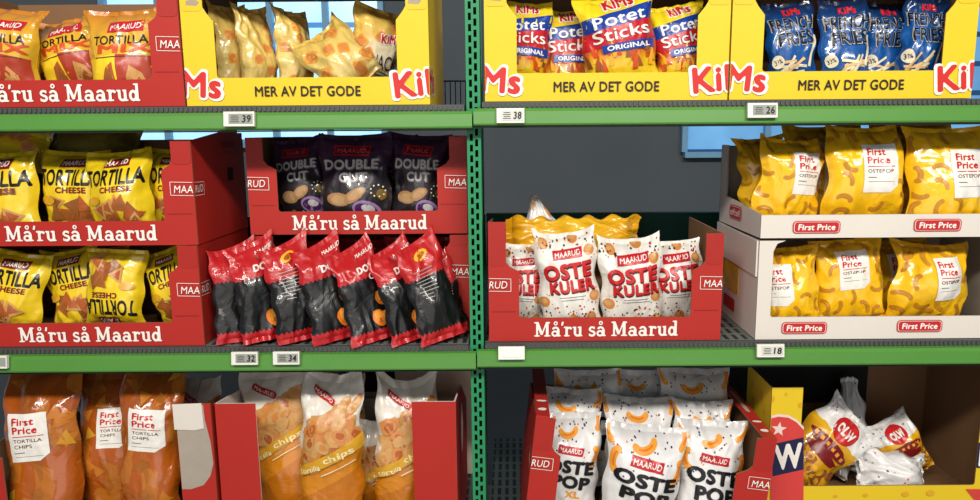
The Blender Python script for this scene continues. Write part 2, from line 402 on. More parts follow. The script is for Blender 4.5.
#ADJ-BEGIN
ADJ = {   # small shifts (m) and squeeze that keep neighbouring bags from passing through each other
    'mixed tortilla bag tilting behind its neighbours, upper shelf': (0.0000, 0.0000, 0.0040, 1.000),
    'pale snack bag standing edge-on beside the yellow corner': (0.0080, 0.0160, 0.0000, 0.694),
    'pale snack bag edge-on, middle of three upright ones': (0.0040, 0.0000, 0.0000, 0.900),
    'pale snack bag edge-on beside the gap with the window': (0.0240, 0.0000, 0.0000, 1.000),
    'pale snack bag slumped diagonally with its pointed corner up': (-0.0120, 0.0000, 0.0160, 1.000),
    'pale snack bag leaning on the slumped one with blue title letters': (0.0040, 0.0040, 0.0000, 0.950),
    'potato stick bag beside the yellow corner near the post': (-0.0080, 0.0000, 0.0040, 1.000),
    'shaded potato stick bag second from the green post': (0.0000, 0.0120, 0.0000, 1.000),
    'bright potato stick bag tilted in front of the others': (0.0000, 0.0000, 0.0040, 1.000),
    'potato stick bag squeezed behind the tilted bright one': (-0.0040, 0.0040, 0.0040, 0.855),
    'potato stick bag tilted beside the yellow corner near the fries': (-0.0040, 0.0000, 0.0040, 1.000),
    'blue fries bag beside the yellow corner, first of four': (-0.0040, 0.0000, 0.0000, 1.000),
    'blue fries bag partly hidden by its neighbour, third of four': (0.0000, 0.0120, 0.0000, 1.000),
    'blue fries bag leaning inward at the end of the row': (0.0000, -0.0040, 0.0000, 1.000),
    'cheese tortilla bag cut by the picture edge in the stacked box': (-0.0120, 0.0000, 0.0000, 1.000),
    'cheese tortilla bag standing forward in the stacked box': (0.0000, -0.0040, 0.0040, 1.000),
    'yellow bag lying flat across the tops at the picture edge': (0.0160, -0.0160, -0.0120, 1.000),
    'dark olive bag lying flat on top of the stacked box': (0.0160, 0.0000, -0.0160, 1.000),
    'cheese tortilla bag tilting down in the lower box': (-0.0120, 0.0000, 0.0040, 0.900),
    'cheese tortilla bag with a pointed corner in the lower box': (0.0000, 0.0240, 0.0000, 1.000),
    'cheese tortilla bag standing upside down in the lower box': (0.0000, 0.0000, 0.0120, 1.000),
    'cheese tortilla bag tilted beside the red corner of the lower box': (0.0120, 0.0000, 0.0040, 1.000),
    'dark purple bag tilted in the shade of the box corner': (0.0000, 0.0000, 0.0040, 1.000),
    'red topped bag inside the shaded box behind the black row': (-0.0040, -0.0040, 0.0000, 1.000),
    'red topped bag in the middle of the shaded box': (0.0000, 0.0120, 0.0000, 1.000),
    'red topped bag with its double title showing near the post': (0.0000, 0.0000, 0.0040, 1.000),
    'black and red bag at the end of the row beside the tortilla box': (0.0040, 0.0200, 0.0160, 0.769),
    'black and red bag second in the row, tipping sideways': (0.0000, 0.0000, 0.0160, 1.000),
    'black and red bag showing its printed back, third in the row': (0.0000, 0.0000, 0.0160, 1.000),
    'black and red bag in the middle of the row with orange crisps showing': (-0.0040, 0.0000, 0.0160, 0.900),
    'black and red bag wedged behind its neighbour, fifth in the row': (0.0000, 0.0000, 0.0120, 1.000),
    'black and red bag leaning steeply, sixth in the row': (0.0120, 0.0000, 0.0160, 1.000),
    'black and red bag with wide red foot and printed back near the post': (0.0000, -0.0040, 0.0160, 1.000),
    'black and red bag behind the last one, touching the post': (-0.0120, 0.0200, 0.0080, 0.693),
    'white cheese ball bag behind the box corner near the post': (-0.0040, 0.0080, 0.0000, 0.731),
    'white cheese ball bag with the whole title showing': (0.0000, -0.0040, 0.0000, 1.000),
    'white cheese ball bag with two pointed upper corners': (0.0040, 0.0000, 0.0000, 1.000),
    'white cheese ball bag behind the far box corner': (-0.0240, 0.0080, 0.0040, 0.902),
    'gold foil bag lying across the tops of the cheese ball bags': (0.0000, 0.0000, 0.0120, 1.000),
    'white bag with a dark twisted tip behind the gold foil bag': (0.0000, 0.0160, 0.0000, 0.902),
    'crumpled yellow puff bag with a tilted label, first in the upper box': (0.0000, 0.0120, 0.0040, 1.000),
    'yellow puff bag in the middle of the upper white box': (0.0000, 0.0000, 0.0120, 1.000),
    'yellow puff bag at the end of the upper white box': (0.0040, 0.0000, 0.0000, 1.000),
    'yellow puff bag at the far end of the back row, upper box': (0.0000, 0.0000, 0.0040, 1.000),
    'yellow puff bag cut by the window of the lower white box': (-0.0160, 0.0000, 0.0000, 1.000),
    'shaded yellow puff bag in the middle of the lower white box': (0.0000, 0.0120, 0.0040, 1.000),
    'yellow puff bag with bent label at the end of the lower box': (0.0120, 0.0000, 0.0040, 1.000),
    'big amber tortilla bag at the picture edge': (0.0000, 0.0000, 0.0040, 1.000),
    'amber tortilla bag in the shade of the back row': (0.0000, 0.0000, 0.0040, 1.000),
    'chips bag behind the plain red corner, first in the tall box': (0.0200, 0.0200, 0.0120, 0.774),
    'large chips bag with pointed corner in the middle of the tall box': (0.0120, 0.0000, 0.0000, 0.900),
    'chips bag peeking out between the middle and far ones': (0.0160, 0.0000, 0.0000, 1.000),
    'chips bag in the back row above the red corner': (0.0080, 0.0160, 0.0040, 0.857),
    'chips bag in the back row behind the large one': (0.0000, 0.0000, 0.0000, 0.900),
    'white corn puff bag behind the red corner showing orange XL letters': (-0.0280, -0.0080, 0.0000, 1.000),
    'white corn puff bag at the front beside the far red wall': (-0.0120, 0.0000, 0.0000, 1.000),
    'white corn puff bag lying back in the second row near the post': (-0.0280, 0.0120, 0.0000, 0.900),
    'white corn puff bag in the middle of the second row': (0.0000, 0.0080, -0.0040, 1.000),
    'white corn puff bag in the second row beside the far wall': (0.0120, 0.0000, 0.0000, 1.000),
    'white corn puff bag in the rear row near the post': (-0.0120, 0.0040, 0.0120, 0.855),
    'white corn puff bag in the rear row beside the far wall': (0.0120, -0.0040, 0.0120, 0.900),
    'white corn puff bag in the middle of the rear row': (0.0040, 0.0280, 0.0120, 0.505),
    'yellow and white bag lying tilted with a round red badge': (-0.0120, 0.0000, 0.0120, 1.000),
    'white bag standing up behind with a folded grey tip': (0.0000, 0.0280, 0.0120, 1.000),
    'yellow and white bag leaning back beside the brown wall': (0.0000, -0.0040, 0.0120, 1.000),
    'white dotted bag lying face down at the front': (0.0160, 0.0000, 0.0000, 1.000),
    'greyish white bag crushed under the tilted yellow one': (0.0000, -0.0040, 0.0120, 1.000),
}
#ADJ-END
class Bag: pass
def bag(name, label, cat, group, w, h, t, loc, roll=0, lean=0, yaw=0, mat=None, pics=(), parts=(), seed=1, crumple=1.0, ear=.02, settle=.8,
        bend=0.0, sway=0.0, euler=None, seal=.045, sealmat=None, full=.62, taper=0.0, topfold=.11, skew=0.0):
    """pillow bag standing on its bottom seal at loc; front faces -Y. pics: shapes printed on the film; parts: [(name, shapes, label)]"""
    us = np.linspace(-1, 1, NU+1); vs_ = np.linspace(0, 1, NV+1)
    sv = seal
    # exact rows at the seal edges
    vs_ = np.sort(np.concatenate([[0, sv*.5], np.linspace(sv, 1-sv, NV-3), [1-sv*.5, 1]]))
    U, V = np.meshgrid(us, vs_)
    s = np.clip((V-sv)/(1-2*sv), 0, 1)
    g = np.sin(PI*s**settle)**full
    c = np.clip(1-np.abs(U)**2.4, 0, 1)**.72
    hw = w/2*(1-.09*g)*(1-taper*V**1.6)
    x = U*hw; z = V*h
    asp = h/w
    n1 = vnoise(U*1.6+seed*3.1, V*2*asp*1.3+seed, seed)
    n2 = vnoise(U*3.4+n1*2+9, V*asp*6+n1*2, seed+5); n3 = vnoise(U*7+n2*2, V*asp*9+n2*2, seed+11)
    ridge = .5-np.abs(n2)*2; ridge3 = .5-np.abs(n3)*2
    edge_d = np.minimum(np.clip(V-sv*.6, 0, 1), np.clip(1-sv*.6-V, 0, 1))*h
    pl = np.exp(-edge_d/.03)*np.cos(U*(9+seed % 4)+n1*5+seed)*(1-U**2)
    mid = np.clip(g, 0, 1)*c
    outer_ = np.clip(1.15-mid*1.1, .12, 1)
    big = vnoise(U*1.1+seed, V*asp*1.4+seed*2, seed+21)
    dg = vnoise((U+V*asp)*2.1+seed, (U-V*asp)*.7+n1, seed+31); dg2 = vnoise((U-V*asp*.8)*2.3+seed*2, (U+V*asp)*.6-n1, seed+37)
    fold = (.5-np.minimum(np.abs(dg), np.abs(dg2))*4)
    wr = crumple*(big*.010*(.3+mid)+fold*.0058*(.3+.7*outer_)+ridge*.0048*outer_+ridge3*.0020*outer_+pl*.0038)
    ey = crumple*(.004*np.sin(V*asp*5+seed*1.7)+.003*np.sin(U*3+seed)*(1-g))
    sidewob = crumple*.003*np.sin(V*asp*11+seed)*np.abs(U)**4*np.sign(U)
    x = x+sidewob + sway*V**2*h
    z = z+ear*h*np.abs(U)**3*np.clip((V-.5)*2, 0, 1)**1.5-.012*h*(1-U**2)*np.clip((V-.6)*2.5, 0, 1)*crumple
    z = z+skew*w*.5*U*np.clip((V-.45)/.55, 0, 1)
    yb = bend*h*V**2.2+ey+topfold*h*np.clip((V-.74)/.26, 0, 1)**1.5*(1-.35*U**2)
    flat = np.minimum(np.clip((1-np.abs(U))/.12, 0, 1), 1)
    front = np.stack([x, -(t*g*c+wr*flat)+yb, z], -1)
    back = np.stack([x, (t*.9*g*c+wr[:, ::-1]*flat*.8)+yb+.0012*flat, z], -1)
    front[..., 1] -= .0012*flat
    B = Bag(); B.P = front; B.us = us; B.vs = vs_; B.w = w; B.h = h
    du = np.gradient(front, axis=1); dv = np.gradient(front, axis=0)
    N = np.cross(du, dv); N /= np.linalg.norm(N, axis=-1, keepdims=True)+1e-12
    N[N[..., 1] > 0] *= -1
    B.N = N
    sealmat = sealmat or mat
    def grid(r0, r1, nm, m, extra=()):
        mb = MB(); nr = r1-r0+1; nu = NU+1
        f = front[r0:r1+1].reshape(-1, 3); b_ = back[r0:r1+1].reshape(-1, 3)
        uvf = np.stack([(U[r0:r1+1]+1)/2, V[r0:r1+1]], -1).reshape(-1, 2)
        fi = [(i*nu+j, i*nu+j+1, (i+1)*nu+j+1, (i+1)*nu+j) for i in range(nr-1) for j in range(NU)]
        mb.add(f, fi, m); mb.add(b_, [q[::-1] for q in fi], m)
        uv = [uvf, uvf]
        for sh in extra:
            V2, T2 = mapped(sh[0], sh[1])
            if not V2: continue
            mb.add(V2, T2, sh[2]); uv.append(np.zeros((len(V2), 2)))
        return mb.build(nm, None if nm == name else B.o, smooth=True, uv=np.concatenate(uv))
    placed = []
    def mapped(vs, fs, layer=None):
        xs_ = [p[0] for p in vs]; ys_ = [p[1] for p in vs]
        bb = (min(xs_), max(xs_), min(ys_), max(ys_))
        if bb[0] < -w*.488 or bb[1] > w*.488 or bb[2] < h*.03 or bb[3] > h*.97:
            vs, fs, _ = clip((vs, fs, None), -w*.488, w*.488, h*.03, h*.97)
            if not fs: return [], []
        layer = 1+max([q[4] for q in placed if q[0] < bb[1] and q[1] > bb[0] and q[2] < bb[3] and q[3] > bb[2]], default=0)
        placed.append(bb+(layer,))
        a, T = subdivide(vs, fs, .008)
        a = np.array(a)
        if len(a) == 0: return [], []
        uu = np.clip(a[:, 0]/(w/2), -.985, .985); vv = np.clip(a[:, 1]/h, .012, .988)
        fu = (uu+1)/2*NU; iu = np.clip(fu.astype(int), 0, NU-1); fu = (fu-iu)[:, None]
        iv = np.clip(np.searchsorted(vs_, vv)-1, 0, len(vs_)-2); fv = ((vv-vs_[iv])/(vs_[iv+1]-vs_[iv]))[:, None]
        def bl(A): return (A[iv, iu]*(1-fu)+A[iv, iu+1]*fu)*(1-fv)+(A[iv+1, iu]*(1-fu)+A[iv+1, iu+1]*fu)*fv
        return (bl(front)+bl(N)*(.0005+.0002*layer)).tolist(), T
    pics = list(pics)
    r0, r1 = 2, len(vs_)-3
    B.o = None
    B.o = grid(r0, r1, name, mat, pics)
    grid(0, r0, 'bottom_seal', sealmat); grid(r1, len(vs_)-1, 'top_seal', sealmat)
    for nm, shapes, lb in parts:
        mb = MB()
        for sh in shapes:
            v2, t2 = mapped(sh[0], sh[1])
            if len(v2): mb.add(v2, t2, sh[2])
        if mb.v:
            p = mb.build(nm, B.o, smooth=True)
            if lb: p['label'] = lb
    o = B.o
    dx, dy, dz, sy = ADJ.get(label, (0, 0, 0, 1))
    o.scale = (1, sy, 1)
    o.location = Vector(loc)+Vector((dx, dy, dz))
    if euler: o.rotation_euler = euler
    else: o.rotation_euler = (math.radians(-lean), math.radians(-roll), math.radians(yaw))
    tag(o, label, cat, group)
    return o

# ------------------------------------------------------------------ what is printed on the bags
def maarud(cx, cy, w, rot=0.0, m='red', tm='white'):
    h = w*.32; c, s = math.cos(rot), math.sin(rot)
    base = [(-.5, -.42), (.46, -.5), (.5, .42), (-.46, .5)]
    pts = [(cx+(x*w)*c-(y*h)*s, cy+(x*w)*s+(y*h)*c) for x, y in base]
    return [poly(pts, I(m)), text('MAARUD', cx, cy, w*.84, h*.52, I(tm), .012, rot, .15)]
def lines(cx, cy, w, n, gap, m, th=.0011):
    R_ = random.Random(int(cx*1e4)+n)
    return [rrect(cx-(1-k)*w/2*.2, cy-i*gap, w*k, th, th*.3, m, seg=1) for i in range(n) for k in [R_.uniform(.7, 1)]]
def dots(w, h, n, seed, cols, y0=0.05, y1=.95, r=.0016, x0=-.48, x1=.48):
    R_ = random.Random(seed)
    return [ell(R_.uniform(x0, x1)*w, R_.uniform(y0, y1)*h, r*R_.uniform(.7, 1.4), r*R_.uniform(.7, 1.4), I(R_.choice(cols)), n=6) for _ in range(n)]
def chipshape(cx, cy, r, seed, m='chip', m2='tan', tri=False):
    R_ = random.Random(seed); out = []
    rot = R_.uniform(0, 6)
    if tri:
        pts = [(cx+r*math.cos(rot+2*PI*i/3), cy+r*math.sin(rot+2*PI*i/3)) for i in range(3)]
        out.append(poly(pts, I(m))); out.append(poly([((x-cx)*.6+cx, (y-cy)*.6+cy+r*.05) for x, y in pts], I(m2)))
    else:
        out.append(ell(cx, cy, r, r*.72, I(m), rot, 12, .25, seed)); out.append(ell(cx+r*.1, cy-r*.05, r*.6, r*.4, I(m2), rot, 10, .3, seed+1))
    return out

def p_mix(w, h, seed):
    R_ = random.Random(seed)
    pics = [poly([(-.46*w, .03*h), (.0, .03*h), (-.02*w, .5*h), (-.46*w, .47*h)], I('yellow')), poly([(0, .03*h), (.46*w, .03*h), (.46*w, .47*h), (-.02*w, .5*h)], I('mixred')),
            poly([(-.3*w, .08*h), (-.02*w, .14*h), (-.06*w, .42*h), (-.16*w, .36*h)], I('rust')), poly([(-.26*w, .1*h), (-.06*w, .16*h), (-.09*w, .36*h)], I('brown')),
            poly([(.06*w, .1*h), (.38*w, .1*h), (.3*w, .3*h), (.16*w, .38*h)], I('tan')), poly([(.12*w, .12*h), (.34*w, .13*h), (.26*w, .26*h)], I('rust'))]
    parts = [('brand_badge', maarud(.1*w, .8*h, .5*w, .04), 'red badge with white lettering'),
             ('title_lettering', [text('TORTILLA', .02*w, .655*h, .74*w, .1*h, I('black'), .012), text('MIX', .08*w, .56*h, .72*w, .1*h, I('fire'), .05), rrect(.03*w, .47*h, .7*w, .012*h, .001, I('dbrown'), seg=1)], None)]
    return pics, parts
def p_cheese(w, h, seed):
    R_ = random.Random(seed)
    pics = []
    for k in range(10):
        x, y = R_.uniform(-.26, .28)*w, R_.uniform(.14, .4)*h
        pics += chipshape(x, y, .16*w, seed*9+k, R_.choice(['rust', 'tan', 'brown']), R_.choice(['brown', 'rust']), True)
    pics += [ell(-.3*w, .43*h, .12*w, .05*h, I('gold'), n=14)]
    parts = [('brand_badge', maarud(.04*w, .86*h, .42*w, .05, 'dred'), 'dark red badge with white lettering'),
             ('title_lettering', [text('TORTILLA', 0, .69*h, .92*w, .19*h, I('black'), .03), text('CHEESE', .07*w, .545*h, .48*w, .07*h, I('dred'), .05)], None)]
    return pics, parts
def kims(cx, cy, w, rot=0.0, h=None):
    h = h or w*.45
    return [text('KiMs', cx, cy, w*1.08, h*1.2, I('white'), .1, rot), text('KiMs', cx, cy, w, h, I('scarlet'), .045, rot)]
def p_snack(w, h, seed, face=True):
    R_ = random.Random(seed); pics = []
    for k in range(7):
        x, y = R_.uniform(-.42, .42)*w, (.12+.8*k/7)*h
        pics += [rrect(x, y, .2*w, .2*w, .045*w, I('lorange'), R_.uniform(0, 1.5)), rrect(x, y, .15*w, .15*w, .03*w, I('cheese'), R_.uniform(0, 1.5))]
    parts = []
    if face:
        parts = [('brand_badge', kims(.2*w, .68*h, .36*w, .1), 'red brand lettering with white edge'),
                 ('title_lettering', [text('SNACK', .12*w, .4*h, .62*w, .17*h, I('navy'), .0, .05), ribbon(arcpts(.1*w, .24*h, .25*w, .05*h, 20, 160, 8), .012*h, I('green')), ribbon(arcpts(.12*w, .2*h, .25*w, .05*h, 20, 160, 8), .012*h, I('navy'))], None)]
    return pics, parts
def p_sticks(w, h, seed):
    R_ = random.Random(seed); pics = []
    pics += [poly([(-.5*w, .62*h), (.5*w, .7*h), (.5*w, .86*h), (-.5*w, .76*h)], I('blue')), poly([(-.5*w, .45*h), (.5*w, .5*h), (.5*w, .7*h), (-.5*w, .62*h)], I('red'))]
    for k in range(26):
        x = R_.uniform(-.46, .46)*w; y = R_.uniform(.2, .4)*h; a = R_.uniform(-.5, .5); L = R_.uniform(.1, .2)*h
        c = R_.choice(['fire', 'flame', 'rust', 'flame', 'fire', 'brown'])
        pics.append(poly([(x-.035*w, y), (x+.035*w, y), (x+.02*w+a*L*.4, y+L*.55), (x+a*L, y+L), (x-.03*w+a*L*.3, y+L*.5)], I(c)))
    parts = [('brand_badge', kims(.05*w, .92*h, .4*w, .08), 'red brand lettering with white edge'),
             ('title_lettering', [text('Potet', .02*w, .735*h, .72*w, .125*h, I('white'), .01, .09), text('Sticks', .02*w, .585*h, .76*w, .125*h, I('white'), .01, .07)], None),
             ('variety_strip', [poly([(-.26*w, .4*h), (.44*w, .4*h), (.44*w, .49*h), (-.26*w, .48*h)], I('blue')), text('ORIGINAL', .09*w, .443*h, .58*w, .05*h, I('white'), .03)], 'small blue strip with white lettering')]
    return pics, parts
def p_fries(w, h, seed):
    R_ = random.Random(seed); pics = []
    for k in range(13):
        x, y, a, L = R_.uniform(-.24, .3)*w, R_.uniform(.16, .38)*h, R_.choice([.1, -.15, .5, .6, -.1, 1.0, .05]), R_.uniform(.3, .5)*w
        c, s = math.cos(a), math.sin(a)
        pics.append(ribbon([(x-c*L/2, y-s*L/2), (x+c*L/2, y+s*L/2)], .05*w, I(R_.choice(['cream', 'pale', 'ivory']))))
    pics.append(ribbon([(.3*w, .3*h), (.44*w, .62*h)], .06*w, I('ivory')))
    def two(s, cx, cy, ww, hh):
        return [text(s, cx, cy, ww*1.04, hh*1.1, I('greyl'), .035, .06), text(s, cx-.004*w, cy+.003*h, ww*.98, hh, I('black'), .014, .06)]
    parts = [('brand_badge', [text('KiMs', .02*w, .88*h, .34*w, .08*h, I('scarlet'), .05, .04)], 'red brand lettering'),
             ('title_lettering', two('FRENCH', .0, .745*h, .86*w, .13*h)+two('FRIES', .04*w, .585*h, .7*w, .14*h), None),
             ('round_flash', [ell(-.34*w, .36*h, .11*w, .07*h, I('ivory'), .3, 14), text('33%', -.34*w, .36*h, .15*w, .05*h, I('navy'), .02, .3)], 'white oval flash')]
    return pics, parts
def p_purple(w, h, seed):
    pics = [ell(.18*w, .2*h, .2*w, .1*h, I('lilac'), -.3, 16), ell(.17*w, .2*h, .16*w, .07*h, I('purple'), -.3, 14), ell(.2*w, .22*h, .09*w, .04*h, I('silver'), -.3, 12),
            ribbon(arcpts(.2*w, .17*h, .23*w, .1*h, 190, 330, 9), .02*h, I('silver')), ribbon(arcpts(.16*w, .16*h, .2*w, .09*h, 200, 320, 9), .012*h, I('lilac')),
            ell(-.2*w, .32*h, .17*w, .07*h, I('shadedchip'), -.1, 16, .12, seed), ell(-.2*w, .315*h, .11*w, .05*h, I('shadedpale'), -.1, 12, .1, 3), ell(.03*w, .36*h, .17*w, .06*h, I('shadedchip'), .5, 16, .12, seed+2), ell(.04*w, .365*h, .12*w, .04*h, I('shadedpale'), .5, 12),
            ell(-.2*w, .13*h, .06*w, .05*h, I('olive'), .4, 9), ell(-.1*w, .1*h, .05*w, .04*h, I('ivory'), .4, 9), ell(.38*w, .36*h, .06*w, .06*h, I('olive'), .4, 9, .3)]
    for k in range(9):
        a = 2*PI*k/9; pics.append(ell(.34*w+.09*w*math.cos(a), .4*h+.06*h*math.sin(a), .012*w, .012*w, I('ivory'), n=6))
    fr = .5*w
    def up(a, b): return a, b+.18*(1-4*a*a)
    parts = [('brand_badge', [poly([(-.28*w, .78*h), (.22*w, .765*h), (.24*w, .87*h), (-.26*w, .885*h)], I('scarlet')), poly([(-.265*w, .79*h), (.205*w, .777*h), (.225*w, .858*h), (-.245*w, .873*h)], I('wine')),
                              text('MAARUD', -.02*w, .825*h, .4*w, .05*h, I('coral'), .01, -.02, .15)], 'red outlined brand badge'),
             ('title_lettering', [text('DOUBLE', -.02*w, .672*h, .78*w, .112*h, I('grey'), .045), text('DOUBLE', -.03*w, .68*h, .76*w, .105*h, I('silver'), .03), text('CUT', .02*w, .538*h, .42*w, .105*h, I('grey'), .045), text('CUT', .01*w, .546*h, .4*w, .098*h, I('silver'), .03)], 'silver lettering')]
    return pics, parts
def p_dblack(w, h, seed, side='front', sh=0.0):
    pics = []; parts = []
    if side == 'front':
        for (x, y, r) in ((.2+sh*.5, .42, .12), (.06+sh*.5, .22, .14), (.24+sh*.5, .2, .13)):
            pics += [ell(x*w, y*h, r*w*1.1, r*w*1.35, I('orange'), .4, 14, .12, seed), ell(x*w, y*h+.003, r*w*.7, r*w*.9, I('lorange'), .4, 10, .2, seed), ell(x*w+.002, y*h-.004, r*w*.4, r*w*.4, I('rust'), .4, 8, .2, seed)]
        parts = [('brand_lettering', [text('MAARUD', (-.02+sh)*w, .885*h, .42*w, .04*h, I('white'), .015, 0, .2)], 'white lettering'),
                 ('title_lettering', [text('DOUBLE', (.02+sh)*w, .74*h, .74*w, .075*h, I('white'), .05), text('CUT', (.06+sh)*w, .65*h, .36*w, .07*h, I('white'), .05)], 'white lettering')]
    else:
        parts = [('printed_text', [rrect((-.16+.02*(k % 3))*w+.16*w*(k >= 9), (.72-.035*(k % 9))*h, (.3-.05*(k % 3))*w, .0013, .0004, I('greyl'), seg=1) for k in range(16)], 'small pale print')]
        if seed % 2: pics += [ell(0, .86*h, .16*w, .05*h, I('flame'), .3, 12), ell(.01*w, .86*h, .1*w, .025*h, I('rust'), .3, 10)]
        else: pics += [rrect(.1*w, .84*h+.002*k, .5*w, .0008, .0003, I('coral'), seg=1) for k in range(-8, 8, 2)]
    return pics, parts
def p_kuler(w, h, seed):
    R_ = random.Random(seed); pics = []
    pos = [(-.34, .9), (.34, .8), (-.36, .12), (0.02, .13), (.36, .16), (-.4, .32), (.38, .38), (.1, .95), (-.12, .06)]
    for x, y in pos:
        x += R_.uniform(-.03, .03); y += R_.uniform(-.02, .02)
        for k in range(6):
            a = k*1.05+R_.random(); pics.append(ell(x*w+.12*w*math.cos(a), y*h+.12*w*math.sin(a), .009*w*R_.uniform(.7, 1.7), .009*w, I(R_.choice(['black', 'scarlet', 'lorange', 'wine'])), a, 6))
        pics += [ell(x*w, y*h, .082*w, .082*w, I('cheese'), 0, 12), ell(x*w-.01*w, y*h+.012*w, .05*w, .045*w, I('chip'), 0, 9)]
    pics += dots(w, h, 40, seed, ['black', 'scarlet', 'dbrown'], .03, .3, .0017)+dots(w, h, 20, seed+1, ['black', 'scarlet', 'dbrown'], .84, .97, .0017)
    parts = [('brand_badge', maarud(.02*w, .8*h, .5*w, .1), 'red badge with white lettering'),
             ('title_lettering', [text('OSTE', .004*w, .625*h-.002, .8*w, .155*h, I('wine'), .05, .06), text('OSTE', 0, .63*h, .8*w, .155*h, I('scarlet'), .045, .06), text('KULER', .054*w, .475*h-.002, .74*w, .12*h, I('wine'), .05, .04), text('KULER', .05*w, .48*h, .74*w, .12*h, I('scarlet'), .045, .04)], 'bold red lettering'),
             ('printed_text', lines(.05*w, .37*h, .5*w, 2, .028*h, I('grey')), 'small grey print')]
    return pics, parts
def fp_label(cx, cy, w, h, prod, rot=0.0):
    m = I('white'); c, s = math.cos(rot), math.sin(rot)
    def q(x, y): return (cx+x*w*c-y*h*s, cy+x*w*s+y*h*c)
    def tx(t, x, y, ww, hh, mm, b=.03): p = q(x, y); return text(t, p[0], p[1], ww*w, hh*h, mm, b, rot)
    out = [poly([q(-.5, -.5), q(.26, -.5), q(.5, -.36), q(.5, .5), q(-.5, .5)], m), tx('First', -.1, .34, .56, .155, I('scarlet')), tx('Price', -.06, .165, .64, .155, I('scarlet')), poly([q(-.38, .025), q(.4, .025), q(.4, .043), q(-.38, .043)], I('scarlet'))]
    y = -.06
    for ln in prod: out.append(tx(ln, -.02 if len(ln) > 6 else -.14, y, .72 if len(ln) > 6 else .46, .075, I('dbrown'), .015)); y -= .12
    out.append(poly([q(-.38, y-.02), q(-.12, y-.02), q(-.12, y+.0), q(-.38, y+.0)], I('grey'))); out.append(poly([q(-.38, y-.1), q(.36, y-.1), q(.36, y-.09), q(-.38, y-.09)], I('grey')))
    return out
def p_fppop(w, h, seed, lx=.12, ly=.55, lw=.4, lh=.55, lrot=0.0):
    R_ = random.Random(seed); pics = []; used = []
    for k in range(60):
        x, y = R_.uniform(-.46, .46), R_.uniform(.06, .95)
        if abs(x-lx) < lw*.5+.06 and abs(y-ly) < lh*.5+.05: continue
        if any(abs(x-a) < .17 and abs(y-b) < .13 for a, b in used): continue
        used.append((x, y)); pics += puff(x*w, y*h, .078*w, R_.uniform(0, 6.3), I('puffbrown'), I('mustard'))
    return pics, [('printed_label', fp_label(lx*w, ly*h, lw*w, lh*h, ['OSTEPOP'], lrot), 'white label with red lettering')]
def p_fptor(w, h, seed, lx=.0, ly=.56, lw=.58, lh=.3, lrot=0.0):
    R_ = random.Random(seed); pics = []
    for k in range(16):
        x, y = R_.uniform(-.42, .42), R_.uniform(.05, .95)
        if abs(x-lx) < lw*.5+.04 and abs(y-ly) < lh*.5+.03: continue
        pts = [(x*w+.12*w*math.cos(a+k), y*h+.12*w*math.sin(a+k)) for a in (0, 2.2, 4.1)]
        pics.append(poly(pts, I(R_.choice(['amber', 'amber', 'ambdark', 'mustard']))))
    return pics, [('printed_label', fp_label(lx*w, ly*h, lw*w, lh*h, ['TORTILLA', 'CHIPS'], lrot), 'white label with red lettering')]
def p_chips(w, h, seed, logo=True):
    R_ = random.Random(seed); pics = []
    pics.append(poly([(-.44*w, .5*h), (.44*w, .62*h), (.4*w, .8*h), (.2*w, .86*h), (-.1*w, .8*h), (-.3*w, .78*h), (-.42*w, .68*h)], I('tan')))
    for k in range(46):
        x, y = R_.uniform(-.42, .42), R_.uniform(.53, .8)
        pics += chipshape(x*w, (y+.18*x)*h, .13*w*R_.uniform(.7, 1.15), seed*31+k, R_.choice(['chip', 'tan', 'cheese', 'cheese']), R_.choice(['tan', 'cheese', 'rust', 'chip']))
    sl = .34
    def band(y0, y1, m): return poly([(-.49*w, (y0-.09)*h), (.49*w, (y0+.09)*h), (.49*w, (y1+.09)*h), (-.49*w, (y1-.09)*h)], I(m))
    pics += [band(.52, .585, 'gold')]
    parts = [('title_lettering', [text('chips', .16*w, .56*h+.012*h, .46*w, .05*h, I('cream'), .02, .33), text('tortilla', -.27*w, .56*h-.07*h, .34*w, .034*h, I('cream'), .02, .33), ribbon([(-.1*w, .46*h), (.4*w, .545*h)], .006*h, I('cream'))], 'cream lettering')]
    if logo: parts.append(('brand_lettering', [rrect(-.12*w, .885*h, .42*w, .035*h, .004, I('scarlet'), -.4), text('MAARUD', -.12*w, .885*h, .34*w, .02*h, I('white'), .02, -.4)], 'small red badge'))
    return pics, parts
def p_pop(w, h, seed, front=True):
    R_ = random.Random(seed); pics = []
    pos = [(-.04, .86), (.36, .63), (-.36, .68), (-.3, .1), (.3, .12), (.4, .92), (-.42, .93)]
    for x, y in pos:
        a = R_.uniform(-.3, .3) if abs(x) < .3 else R_.uniform(1, 2)*(1 if x > 0 else -1)
        for k in range(12):
            b = R_.uniform(0, 6.3); rr = R_.uniform(.14, .22)
            pics.append(ell(x*w+rr*w*math.cos(b), y*h+rr*w*.7*math.sin(b), .0017, .0017, I(R_.choice(['bluedot', 'black', 'orange', 'purple'])), 0, 6))
        pics += puff(x*w, y*h+.02*h, .13*w, a, I('lorange'), I('orange'))
    parts = [('brand_badge', maarud(.0, .71*h, .44*w, -.1), 'red badge with white lettering')]
    if front:
        parts += [('title_lettering', [text('OSTE', 0, .56*h, .82*w, .13*h, I('black'), .055, -.1), text('POP', .02*w, .41*h, .64*w, .13*h, I('black'), .055, -.1), text('XL', .06*w, .285*h, .26*w, .07*h, I('lorange'), .05, -.05)], 'bold black lettering')]
    return pics, parts
